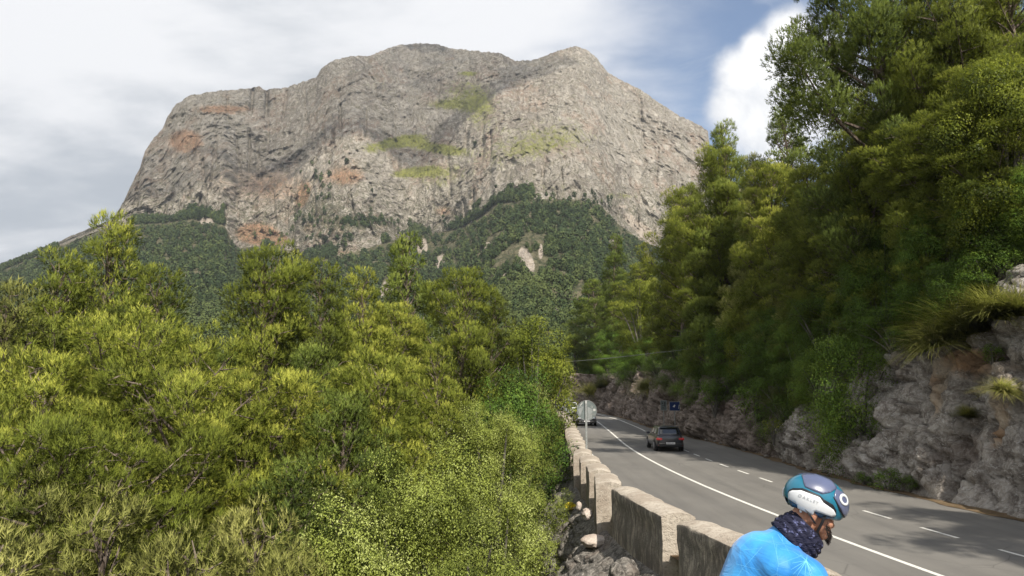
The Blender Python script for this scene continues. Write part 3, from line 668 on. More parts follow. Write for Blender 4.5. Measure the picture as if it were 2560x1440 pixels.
def make_pine(seed, H=15., R=3.6, base=.3, nb=62, shape='round', mat='pine_sun', k=9, nl=.17, nw=.028, sh=12, lean=.06, gap=.0, up=1., puff=.66, dens=.72, sl=.17):
    rs = np.random.RandomState(seed); rnd = rs.rand; ph1, ph2 = rnd() * 6.28, rnd() * 6.28
    mb = MB()
    zz = np.linspace(0, 1, 9); wob = np.cumsum(rs.normal(size=(9, 2)) * .09, 0) * H / 15
    tr = np.stack([wob[:, 0] + lean * H * zz ** 1.5, wob[:, 1], zz * H * .985 - .4], -1)
    r0 = .018 * H
    mb.tube(tr, [r0 * (1 - .88 * z) + .015 for z in zz], 9)
    def trunk_at(h): return np.array([np.interp(h, tr[:, 2], tr[:, i]) for i in range(3)])
    PT = []; DT = []; TT = []; NT_ = []
    for i in range(nb):
        t = (i + rnd() * .8) / nb
        if gap and rnd() < gap: continue
        h = H * (base + (1 - base) * t ** .9) - .4
        az = i * 2.39996 + rnd() * 1.2
        if shape == 'cone': pr = (1 - t) ** .8
        elif shape == 'flat': pr = (1 - t ** 2.4) ** .6 * (.55 + .6 * min(1, t * 2.0))
        elif shape == 'column': pr = (1 - t ** 2) ** .7 * .8
        else: pr = (1 - t ** 1.5) ** .8 * (.7 + .45 * min(1, t * 3))
        L = R * pr * (.55 + .75 * rnd()) * (1 + .30 * math.sin(az + ph1 + t * 3) + .16 * math.sin(2 * az + ph2)) + .35
        if rnd() < .06: continue
        el = math.radians((5 + 50 * t) * up + 18 * (rnd() - .5))
        d = np.array([math.cos(az) * math.cos(el), math.sin(az) * math.cos(el), math.sin(el)])
        a = trunk_at(h); c = a + d * L + np.array([0, 0, .16 * L]); b = a + d * L * .5 - np.array([0, 0, .06 * L]) + rs.normal(size=3) * .08 * L
        br = r0 * (.16 + .16 * L / R)
        mb.tube([bez(a, b, c, q) for q in (0, .25, .5, .75, 1)], [br, br * .8, br * .6, br * .4, br * .15], 5, cap=False)
        nt = int(2 + L * 1.9 * dens)
        out = nrm(np.array([d[0], d[1], 0.05]))
        uu = .34 + .66 * rs.rand(nt) ** .75; uu[:1] = 1
        o = np.stack([bez(a, b, c, q) for q in uu])
        side = nrm(rs.normal(size=(nt, 3)) * np.array([1, 1, .35]) + np.array([0, 0, .30]) + out * .7)
        tl = (.30 + .75 * rs.rand(nt)) * (1.25 - .6 * uu) * (.55 + .45 * L / R)
        e = o + side * tl[:, None]
        for j in range(nt): mb.tube([o[j], o[j] + side[j] * tl[j] * .95], [.022, .007], 3, cap=False)
        bt = .22 * (rs.rand() - .5)
        pr_ = puff * (.5 + .85 * rs.rand(nt)) * (.75 + .25 * L / R) * (1 - .38 * sstep(.6, 1, t))
        cnt = np.maximum(8, (sh * (pr_ / puff) ** 1.7).astype(int)); n = cnt.sum()
        E_ = np.repeat(e, cnt, 0); PR = np.repeat(pr_, cnt); SD = np.repeat(side, cnt, 0)
        q_ = nrm(rs.normal(size=(n, 3)) + np.array([0, 0, .42]) + SD * .45)
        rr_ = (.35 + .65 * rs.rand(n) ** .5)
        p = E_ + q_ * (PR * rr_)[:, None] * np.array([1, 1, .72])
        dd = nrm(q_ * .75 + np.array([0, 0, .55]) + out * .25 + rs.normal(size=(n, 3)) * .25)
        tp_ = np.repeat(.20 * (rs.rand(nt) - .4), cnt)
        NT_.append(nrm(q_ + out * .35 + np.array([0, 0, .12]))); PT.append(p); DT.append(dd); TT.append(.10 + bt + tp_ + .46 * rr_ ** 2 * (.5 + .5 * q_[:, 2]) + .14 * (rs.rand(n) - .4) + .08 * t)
    top = tr[-1]; n = 60
    p = top + np.stack([rs.normal(size=n) * .16, rs.normal(size=n) * .16, -rs.rand(n) * 1.2 + .1], -1)
    PT.append(p); DT.append(nrm(rs.normal(size=(n, 3)) * .4 + np.array([0, 0, 1]))); TT.append(np.full(n, .7)); NT_.append(nrm(rs.normal(size=(n, 3)) * .6 + np.array([0, 0, .6])))
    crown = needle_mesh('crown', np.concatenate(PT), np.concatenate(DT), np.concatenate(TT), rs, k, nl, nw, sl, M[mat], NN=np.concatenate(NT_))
    trunk = mb.build('trunk', M['bark'], smooth=True); tm = trunk.data; bpy.data.objects.remove(trunk)
    return dict(trunk=tm, crown=crown, H=H + .05, R=R, top=(tr[-1][0], tr[-1][1]))
def leaf_mesh(name, Pp, Nn, tint, rs, size, mat, asp=.55, SN=None):
    n = len(Pp); a = nrm(np.cross(Nn, rs.normal(size=Nn.shape))); b = np.cross(Nn, a)
    s = (size * (.65 + .7 * rs.rand(n)))[:, None]
    a = a * s; b = b * s * asp; lift = Nn * s * .12
    V = np.stack([Pp - a, Pp + b - lift * 0, Pp + a - lift, Pp - b], 1).reshape(-1, 3)
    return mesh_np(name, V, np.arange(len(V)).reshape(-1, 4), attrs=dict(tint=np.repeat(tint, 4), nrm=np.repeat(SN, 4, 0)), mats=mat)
def make_oak(seed, H=8., R=3.2, nl_=60, per=520, size=.06, mat='oak', lob=(.6, 1.15), low=.12, squash=1.):
    rs = np.random.RandomState(seed); mb = MB()
    cz = H * (low + (1 - low) * .5); rz = H * (1 - low) * .5
    C = nrm(rs.normal(size=(nl_, 3))); C[:, 2] = np.where(C[:, 2] < -.8, -C[:, 2], C[:, 2])
    rr = .55 + .33 * rs.rand(nl_)
    C = C * rr[:, None] * np.array([R, R, rz]) + np.array([0, 0, cz])
    lr = (lob[0] + (lob[1] - lob[0]) * rs.rand(nl_)) * R / 3.2
    PT = []; NN = []; TT = []; SN = []
    for c, r in zip(C, lr):
        m = int(per * (r / lob[1]) ** 1.6)
        d = nrm(rs.normal(size=(m, 3)) + np.array([0, 0, .35]))
        # each lobe is itself a bunch of sprays
        wv = perlin(d * 2.6 + c) * .45 + perlin(d * 6 + c) * .22
        q = r * (.78 + wv) * (1 - .35 * rs.rand(m) ** 2)
        p = c + d * q[:, None]
        cn = nrm((c - np.array([0, 0, cz])) / np.array([R, R, rz]))
        SN.append(nrm(d + .35 * cn + rs.normal(size=(m, 3)) * .25)); PT.append(p); NN.append(nrm(d + rs.normal(size=(m, 3)) * .55 + np.array([0, 0, .25])))
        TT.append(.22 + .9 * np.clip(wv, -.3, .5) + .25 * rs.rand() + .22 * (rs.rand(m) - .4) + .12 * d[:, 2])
    r0 = .022 * H + .03
    st = np.array([0, 0, -.4])
    for c, r in zip(C[:9], lr[:9]):
        mid = np.array([c[0] * .25, c[1] * .25, min(c[2] * .6, H * .4)])
        mb.tube([bez(st, mid, c, q) for q in (0, .25, .5, .75, 1)], [r0, r0 * .7, r0 * .45, r0 * .28, .02], 6, cap=False)
    crown = leaf_mesh('crown', np.concatenate(PT), np.concatenate(NN), np.concatenate(TT), rs, size, M[mat], SN=np.concatenate(SN))
    trunk = mb.build('trunk', M['bark_oak'], smooth=True); tm = trunk.data; bpy.data.objects.remove(trunk)
    return dict(trunk=tm, crown=crown, H=H, R=R)
V_ = {}
V_['pA'] = make_pine(1, 15, 3.1, .20, 76, 'round', 'pine_sun', 8, .135, .022, 78, dens=.95)
V_['pB'] = make_pine(2, 15, 2.9, .15, 80, 'cone', 'pine_sun', 8, .135, .022, 76, lean=-.05, dens=1.0)
V_['pC'] = make_pine(3, 15, 3.6, .24, 68, 'flat', 'pine_sun', 8, .135, .022, 80, lean=.10, up=.8, dens=.85)
V_['pP'] = make_pine(4, 15, 2.1, .12, 78, 'column', 'pine_pale', 8, .15, .022, 62, up=1.25, dens=1.2, puff=.55)
V_['dA'] = make_pine(5, 15, 3.9, .14, 66, 'flat', 'pine_dark', 8, .145, .028, 100, gap=.0, up=.55, puff=.80, dens=1.05)
V_['dB'] = make_pine(6, 15, 2.9, .08, 76, 'round', 'pine_dark', 8, .145, .028, 74, dens=.95)
V_['dC'] = make_pine(7, 15, 2.2, .06, 76, 'cone', 'pine_dark', 8, .145, .028, 64, dens=1.1, puff=.6)
V_['lo'] = make_pine(16, 8, 1.9, .05, 64, 'cone', 'pine_pale', 9, .10, .012, 90, puff=.42, dens=1.5, sl=.12)
V_['lp'] = make_pine(17, 11, 2.5, .2, 60, 'flat', 'pine_sun', 9, .11, .014, 80, puff=.46, dens=1.3, sl=.13, up=.7)
V_['oA'] = make_oak(11, 8, 3.1, 84, 1400, .036, 'oak', low=-.12)
V_['oB'] = make_oak(12, 8, 2.8, 76, 1400, .036, 'oak', low=-.12)
V_['od'] = make_oak(19, 4, 2.3, 60, 1500, .030, 'oak', lob=(.7, 1.4), low=-.45)
V_['gA'] = make_oak(13, 8, 2.9, 64, 1200, .04, 'oak_gold', low=.0)
V_['sA'] = make_oak(14, 7, 2.5, 90, 3300, .0175, 'shrub', lob=(.45, .95), low=.0)
V_['sB'] = make_oak(15, 7, 2.3, 80, 3000, .0175, 'shrub', lob=(.4, .9), low=.0)
rt = random.Random(5)
def plant(kind, px, py, Y, label, name='pine_tree', cat='tree', wide=1.0, group=None, rz=None, bank=None):
    v = V_[kind]
    if bank is not None:        # stand back from the road until the foot is on the bank top
        while True:
            top = P(px, py, Y)
            if top.x - float(tar(top.y)) > .62 + .34 * float(hc(top.y)) + bank or Y > 120: break
            Y += .4
    top = P(px, py, Y)
    rz = rt.uniform(0, 6.28) if rz is None else rz
    Rw = wide * top.y / F        # half width in metres
    z = down(top.x, top.y); tx, ty = v.get('top', (0, 0)); c_, s_ = math.cos(rz), math.sin(rz)
    for _ in range(2):
        sc = max(.5, (top.z - z + .1) / v['H']); k = min(max(Rw / v['R'], .78 * sc), 1.25 * sc)
        bx, by = top.x - (tx * c_ - ty * s_) * k, top.y - (tx * s_ + ty * c_) * k
        z = down(bx, by)
    o = empty(name, (bx, by, z - .1), rz, label, cat, group)
    o.scale = (k, k, sc)
    link('trunk', v['trunk'], o); link('crown', v['crown'], o)
    return o
G_L = 'pines and shrubs on the slope left of the road'
G_R = 'trees on the bank right of the road'
# kind, px, py(top), depth, width factor, label
left = [
 ('pB', 285, 562, 27, 190, 'tall olive pine near the left edge whose crown breaks the skyline beside the cliff foot'),
 ('pP', 20, 722, 21, 120, 'pale upright pine cut by the left edge of the photo'),
 ('pB', 150, 652, 25, 60, 'small pine top peeping out left of the tall skyline pine'),
 ('pB', 395, 690, 25, 90, 'pale pine shoulder right of the tall skyline pine'),
 ('pA', 665, 632, 28, 180, 'broad dark-hearted pine with several tops under the orange cliff band'),
 ('pB', 800, 672, 30, 130, 'olive pine with bushy top right beside the broad pine in the middle left'),
 ('pB', 905, 690, 32, 90, 'olive pine just left of the grey scree streak'),
 ('dC', 1012, 588, 42, 75, 'narrow dark pine standing tallest in the middle of the photo below the cliffs'),
 ('pA', 1168, 682, 36, 130, 'rounded olive pine with bare trunk showing at its lower right'),
 ('pB', 1235, 745, 38, 70, 'smaller pine tucked against the right flank of the rounded olive pine'),
 ('dB', 560, 890, 24, 120, 'low pine with side boughs left of the broad middle pine'),
 ('lp', 470, 900, 17, 200, 'yellow-green spreading pine in the lower left middle ground'),
 ('pC', 330, 880, 19, 180, 'spreading pine bough mass under the tall skyline pine'),
 ('pA', 120, 905, 17, 170, 'dense pine filling the left edge halfway down'),
 ('lp', 60, 1080, 12.5, 180, 'rust-tinged pine in the lower left corner region'),
 ('lp', 620, 960, 18, 170, 'yellow-green pine with flat sprays left of the photo centre'),
 ('dB', 780, 870, 22, 150, 'shaded pine behind the yellow-green sprays, centre left'),
 ('pA', 950, 900, 20, 130, 'fine-needled pine above the bright broadleaf shrub'),
 ('dB', 860, 990, 17, 180, 'dark branchy pine above and left of the bright broadleaf shrub'),
 ('pB', 1090, 880, 24, 120, 'feathery pine between the bright shrub and the rounded olive pine'),
 ('lp', 290, 1120, 13, 200, 'low pine with reddish shaded inside, lower left'),
 ('lo', 640, 1290, 11.0, 180, 'pale feathery young pine at the bottom edge, middle left'),
 ('lo', 270, 1265, 10.5, 150, 'pale young pine at the bottom edge left of the feathery one'),
 ('lo', 470, 1360, 9.5, 150, 'low young pine touching the bottom edge'),
 ('lo', 110, 1225, 11.5, 150, 'young pine near the lower left corner'),
 ('dB', 740, 1150, 13.5, 120, 'thin pine with bare grey twigs left of the bright shrub'),
 ('pA', 1000, 770, 33, 100, 'mid-height pine filling the gap below the narrow dark pine'),
 ('lo', 20, 1370, 9.5, 120, 'small pine in the bottom left corner'),
 ('lo', 735, 1400, 10.5, 120, 'low pine between the feathery young pine and the bright shrub'),
]
for k, px, py, Y, wd, lb in left: plant(k, px, py, Y, lb, wide=wd, group=G_L)
left2 = [
 ('sA', 1075, 1055, 14.5, 270, 'large bright green broadleaf shrub in the foreground left of the wall'),
 ('sB', 1215, 1120, 16.5, 170, 'bright broadleaf shrub touching the wall side, behind the large one'),
 ('sA', 900, 1195, 13.0, 220, 'bright broadleaf shrub at the left of the foreground clump'),
 ('sB', 1190, 1262, 12.3, 150, 'lowest bright shrub at the foot of the foreground clump'),
 ('sB', 1225, 955, 24, 90, 'yellow-green upright shrub behind the foreground clump'),
 ('sA', 1275, 1010, 26, 70, 'bright leafy tree leaning over the far part of the wall'),
 ('gA', 1330, 775, 52, 95, 'golden-green broadleaf tree in front of the dark forest, centre right'),
 ('gA', 1345, 850, 56, 45, 'golden broadleaf tree beside the utility pole'),
 ('sB', 1312, 905, 38, 70, 'light green tree in front of the utility pole'),
 ('oA', 1285, 905, 34, 80, 'grey-green leafy tree with bare twigs left of the utility pole'),
 ('gA', 1318, 975, 50, 40, 'leafy bush overhanging the far wall below the utility pole'),
]
for k, px, py, Y, wd, lb in left2: plant(k, px, py, Y, lb, name='broadleaf_shrub' if k[0] == 's' else 'broadleaf_tree', cat='shrub' if k[0] == 's' else 'tree', wide=wd, group=G_L)
right = [
 ('dA', 2205, -95, 31, 165, 'giant dark pine with layered boughs rising past the top edge'),
 ('dB', 1955, 268, 46, 40, 'dark flat-topped pine against the white cloud'),
 ('dC', 1803, 306, 50, 45, 'slim pine spire standing against the sky right of the mountain'),
 ('pA', 1800, 372, 45, 95, 'olive pine below the slim spire'),
 ('pP', 1885, 395, 47, 50, 'pale feathery pine tip right of the slim spire'),
 ('pA', 1725, 470, 50, 85, 'olive pine overlapping the right foot of the mountain'),
 ('pA', 1920, 420, 39, 100, 'rust-brown tinted pine under the flat-topped dark pine'),
 ('pB', 1700, 505, 55, 55, 'pine just right of the pale scree slope'),
 ('dC', 1540, 590, 66, 34, 'dark slim pine left of the pale scree slope'),
 ('pA', 1600, 660, 58, 70, 'olive pine below the pale scree slope'),
 ('pB', 1700, 620, 47, 95, 'olive pine in the lower middle of the right-hand wood'),
 ('dB', 1480, 700, 74, 60, 'pale-trunked pine at the left end of the right-hand wood'),
 ('pC', 1820, 540, 40, 115, 'spreading pine lit on top, middle of the right-hand wood'),
 ('pA', 2010, 420, 34, 110, 'dark rounded pine left below the giant pine'),
 ('pA', 2330, -170, 29, 170, 'dark pine behind the giant one, cut by the top edge'),
 ('pA', 2500, -120, 26, 160, 'sunlit pine in the top right corner'),
 ('pB', 2300, 150, 26, 110, 'pine with pale upright shoots right of the giant pine'),
 ('pA', 2470, 170, 22.5, 150, 'yellow-green pine at the right edge of the photo'),
 ('pC', 2400, 290, 22.5, 160, 'spreading olive pine at the right, below the pale upright shoots'),
 ('pA', 2180, 330, 28, 130, 'shaded pine below the giant pine boughs'),
 ('pC', 2060, 500, 28, 120, 'brown-green pine low in front of the giant pine'),
 ('pA', 2560, 330, 21.5, 150, 'pine with brown twigs touching the right edge'),
 ('dB', 2640, 60, 24, 200, 'dark pine beyond the right edge'),
 ('pP', 1990, 590, 32, 80, 'pale young pine rising in the heart of the right-hand wood'),
 ('pB', 2260, 20, 36, 150, 'dark pine high up on the bank behind the giant one'),
 ('pA', 2440, -60, 40, 150, 'dark pine on the upper bank near the top edge'),
 ('dB', 2110, 230, 44, 100, 'dark pine on the upper bank left of the giant trunk'),
]
for k, px, py, Y, wd, lb in right: plant(k, px, py, Y, lb, wide=wd, group=G_R, bank=1.2)
right2 = [
 ('oA', 2340, 470, 23.5, 115, 'deep green holm oak hanging over the grey rock face'),
 ('oB', 2480, 500, 21.8, 125, 'deep green holm oak at the right, above the grass tussocks'),
 ('oA', 2200, 560, 25.0, 120, 'dark holm oak between the road bank and the giant pine'),
 ('oB', 2060, 690, 28.5, 120, 'dark holm oak over the middle of the rock bank'),
 ('oA', 1940, 760, 31.5, 110, 'leafy oak drooping down to the rocks behind the cyclist'),
 ('oB', 1850, 760, 36.0, 95, 'leafy oak drooping over the bank, second left of the cyclist'),
 ('oA', 1760, 790, 42.0, 90, 'dark oak above the blue sign'),
 ('oB', 1690, 800, 48.0, 75, 'dark oak left of the one above the blue sign'),
 ('gA', 1600, 690, 56.0, 65, 'bright yellow-green oak at the left of the right-hand wood'),
 ('gA', 1690, 740, 50.0, 60, 'golden-tipped oak beside the bright yellow-green oak'),
 ('oA', 1610, 840, 56.0, 85, 'dark oak over the reddish rock bank'),
 ('oB', 1530, 800, 68.0, 75, 'dark oak at the bend of the road'),
 ('oA', 1480, 850, 80.0, 65, 'dark oak at the far end of the road'),
 ('gA', 1435, 830, 92.0, 45, 'light green tree at the far end of the road beside the wires'),
 ('gA', 2480, 120, 24.0, 60, 'yellow-green leafy top near the right edge'),
 ('oB', 2620, 560, 20.0, 110, 'holm oak cut by the right edge of the photo'),
 ('gA', 1870, 690, 37, 70, 'light-tipped oak in the middle of the right-hand wood'),
 ('oB', 2290, 640, 22.8, 85, 'leafy oak hanging lowest over the orange-stained rock'),
 ('oA', 1990, 850, 29.3, 85, 'leafy oak nearest the rock face left of the grey buttress'),
]
for k, px, py, Y, wd, lb in right2: plant(k, px, py, Y, lb, name='broadleaf_tree', wide=wd, group=G_R, bank=.3)
for px, py, Y, hw, k, lb in (
    (2470, 590, 21.5, 90, 'oB', 'low oak fringe above the grass tussocks at the right'), (2390, 640, 22.5, 80, 'oA', 'oak fringe spilling onto the rock right of the orange stain'),
    (2230, 750, 24, 85, 'oB', 'oak fringe directly above the orange-stained rock'), (2140, 800, 26, 85, 'oA', 'oak fringe over the pointed grey buttress'),
    (2050, 860, 28, 75, 'oB', 'oak fringe left of the pointed grey buttress'), (1960, 890, 30.5, 75, 'oA', 'oak fringe above the tussocks left of the buttress'),
    (1890, 905, 34, 70, 'oB', 'oak fringe above the sunlit yellow bush'), (1810, 900, 38, 75, 'oA', 'oak fringe on the bank behind the dark hatchback'),
    (1745, 900, 43, 65, 'oB', 'oak fringe touching the blue sign'), (1690, 890, 49, 60, 'oA', 'oak fringe just left of the signs'),
    (1640, 880, 54, 50, 'oB', 'oak fringe over the loose reddish rock'), (1580, 875, 62, 50, 'oA', 'oak fringe along the bank toward the bend'),
    (1520, 880, 72, 45, 'oB', 'oak fringe above the round sign'), (1470, 890, 84, 45, 'oA', 'oak fringe where the road bends out of sight')):
    plant('od', px, py, Y, lb, name='broadleaf_tree', wide=hw * 1.25, group=G_R, bank=-.55)
extra = [(2250, 420, 30, 110), (2120, 560, 33, 100), (1960, 560, 40, 90), (1880, 620, 42, 80), (1760, 600, 50, 75), (2380, 60, 33, 120), (2540, 40, 30, 130), (2200, 180, 38, 110), (1540, 720, 74, 50), (2020, 700, 36, 90), (2450, 420, 27, 110)]
for i, (px, py, Y, hw) in enumerate(extra):
    plant(('pB', 'pA', 'dC', 'pC')[i % 4], px, py, Y, 'pine deep inside the dense wood on the right bank', wide=hw, group='pines deep inside the right-hand wood', bank=3.5)
for k, x_, y_, hh, lb in (('dB', 19.6, 5.5, 11, 'dark pine on the bank abreast of the terrace'), ('pC', 26.0, 9.0, 11, 'spreading pine higher on the bank beyond the right edge'), ('pA', 25.0, 5.0, 13, 'olive pine high on the bank abreast of the terrace'),
        ('dA', 21.5, .0, 13, 'dark pine on the bank behind the photographer')):
    v = V_[k]; z_ = down(x_, y_); o = empty('pine_tree', (x_, y_, z_ - .2), rt.uniform(0, 6.28), lb, 'tree', G_R); q_ = hh / v['H']; o.scale = (q_ * 1.1, q_ * 1.1, q_); link('trunk', v['trunk'], o); link('crown', v['crown'], o)
stn = []
for i in range(4):
    bm = bmesh.new(); bmesh.ops.create_icosphere(bm, subdivisions=2, radius=1); rs_ = np.random.RandomState(60 + i)
    for v in bm.verts: v.co = Vector(v.co) * (1 + .28 * (rs_.rand() - .5)); v.co.z *= .62; v.co.x *= 1.25
    me = bpy.data.meshes.new('stone'); bm.to_mesh(me); bm.free(); me.materials.append(M['cutting']); stn.append(me)
for i in range(46):
    s_ = 15 + 62 * rt.random() ** 1.5; x_ = float(tar(s_)) + rt.uniform(.25, .95); r_ = rt.uniform(.03, .13)
    o = link('stone', stn[i % 4], loc=(x_, s_, .06)); o.scale = (r_,) * 3; o.rotation_euler = (0, 0, rt.uniform(0, 6)); tag(o, 'small stone fallen on the dirt verge at the foot of the rock bank', 'stone', 'small stones on the dirt verge')
# low leafy bushes and tussocks at the foot and on the ledges of the rock
V_['bu'] = make_oak(21, 1.6, .9, 34, 420, .045, 'oak', lob=(.8, 1.5), low=0)
V_['by'] = make_oak(22, 1.6, .8, 30, 380, .045, 'oak_gold', lob=(.8, 1.5), low=0)
def bush(kind, px, py, h, label, name='bush', cat='bush', off=.25, wide=1):
    p = hit(px, py)
    o = empty(name, p + Vector((-off, -off * .4, -.15)), rt.uniform(0, 6), label, cat, 'bushes and tussocks on the rock bank')
    s_ = h / V_[kind]['H']; o.scale = (s_ * wide, s_ * wide, s_)
    if 'trunk' in V_[kind] and V_[kind]['trunk']: link('trunk', V_[kind]['trunk'], o)
    link('crown', V_[kind]['crown'], o); return o
bush('bu', 2238, 1222, .85, 'dark green bush at the foot of the grey rock, right of the helmet', wide=1.3)
bush('bu', 2175, 1212, .6, 'smaller dark bush at the foot of the rock just above the helmet', wide=1.4)
bush('bu', 2290, 1215, .5, 'small bush at the right of the dark roadside bush', wide=1.2)
bush('by', 1945, 1090, 1.1, 'bright yellow-green sunlit bush at the bank foot')
bush('bu', 1905, 1040, 2.2, 'dark leafy bush hanging on the bank left of the sunlit bush', off=.4)
bush('bu', 1800, 1020, 2.0, 'dark bush low on the bank behind the dark hatchback', off=.4)
bush('bu', 2010, 985, 1.8, 'dark bush clinging to the rock above the cyclist', off=.3)
bush('bu', 2490, 905, .7, 'small green bush on the upper grey rock at the right', off=.1)
def make_tussock(seed, n=1100, L=.9, droop=1.):
    rs = np.random.RandomState(seed); az = rs.rand(n) * 6.283; el = .35 + 1.1 * rs.rand(n); ln = L * (.5 + .6 * rs.rand(n))
    b = np.stack([rs.normal(size=n) * .10, rs.normal(size=n) * .10, 0 * az], -1)
    h = np.stack([np.cos(az), np.sin(az), 0 * az], -1); V = []; s = np.cross(h, [0, 0, 1]) * .009
    K = 6
    for j in range(K):
        t = j / (K - 1); x = t * np.cos(el) + .32 * t * t * droop; z = t * np.sin(el) - .62 * t * t * droop * (1.2 - .6 * np.sin(el))
        c = b + h * (ln * x)[:, None] + np.array([0, 0, 1]) * (ln * z)[:, None]; w_ = (1 - .85 * t)
        V += [c - s * w_, c + s * w_]
    V = np.stack(V, 1).reshape(-1, 3); o = np.arange(n)[:, None] * 2 * K
    Fc = np.concatenate([np.stack([o + 2 * j, o + 2 * j + 1, o + 2 * j + 3, o + 2 * j + 2], -1).reshape(-1, 4) for j in range(K - 1)])
    tt = np.repeat(.2 + .7 * rs.rand(n), 2 * K)
    return mesh_np('grass_tussock', V, Fc, attrs=dict(tint=tt, nrm=np.tile(np.array([[-.3, -.3, .8]]), (len(V), 1))), mats=M['grass'])
tus = [make_tussock(31), make_tussock(32, 900, .8), make_tussock(33, 700, .6, .8)]
for i, (px, py, s_, lb) in enumerate([
    (2400, 850, 1.7, 'long drooping grass tussock over the middle of the grey rock'), (2355, 870, 1.5, 'drooping tussock at the left of the large grass clump'),
    (2445, 835, 1.6, 'drooping tussock at the right of the large grass clump'), (2490, 800, 1.3, 'olive tussock under the rock ledge at the right'),
    (2550, 790, 1.3, 'yellowish tussock at the right edge of the photo'), (2310, 880, 1.2, 'dark tussock beside the orange-stained rock'),
    (2430, 1045, .5, 'small green tuft in the middle of the grey rock'), (2040, 960, 1.2, 'dry tussock on the left part of the rock face'),
    (2020, 1010, 1.0, 'brownish tussock low on the left part of the rock face'), (1960, 1010, 1.2, 'tussock above the sunlit bush'),
    (1480, 985, 2.6, 'large dry tussock on the bank by the round sign'), (1510, 968, 2.4, 'dry grass clump on the bank right of the round sign'),
    (1620, 975, 1.6, 'dry grass clump on the reddish bank'), (2520, 985, .7, 'tuft on the ledge at the right edge'),
    (2465, 760, 1.1, 'thin grass under the oak at the right')]):
    p = hit(px, py)
    if p is None: continue
    o = link('grass_tussock', tus[i % 3], loc=p + Vector((-.22, -.14, .05))); o.scale = (s_ * 1.3,) * 3; o.rotation_euler = (0, -.25, rt.uniform(0, 6))
    tag(o, lb, 'grass', 'bushes and tussocks on the rock bank')
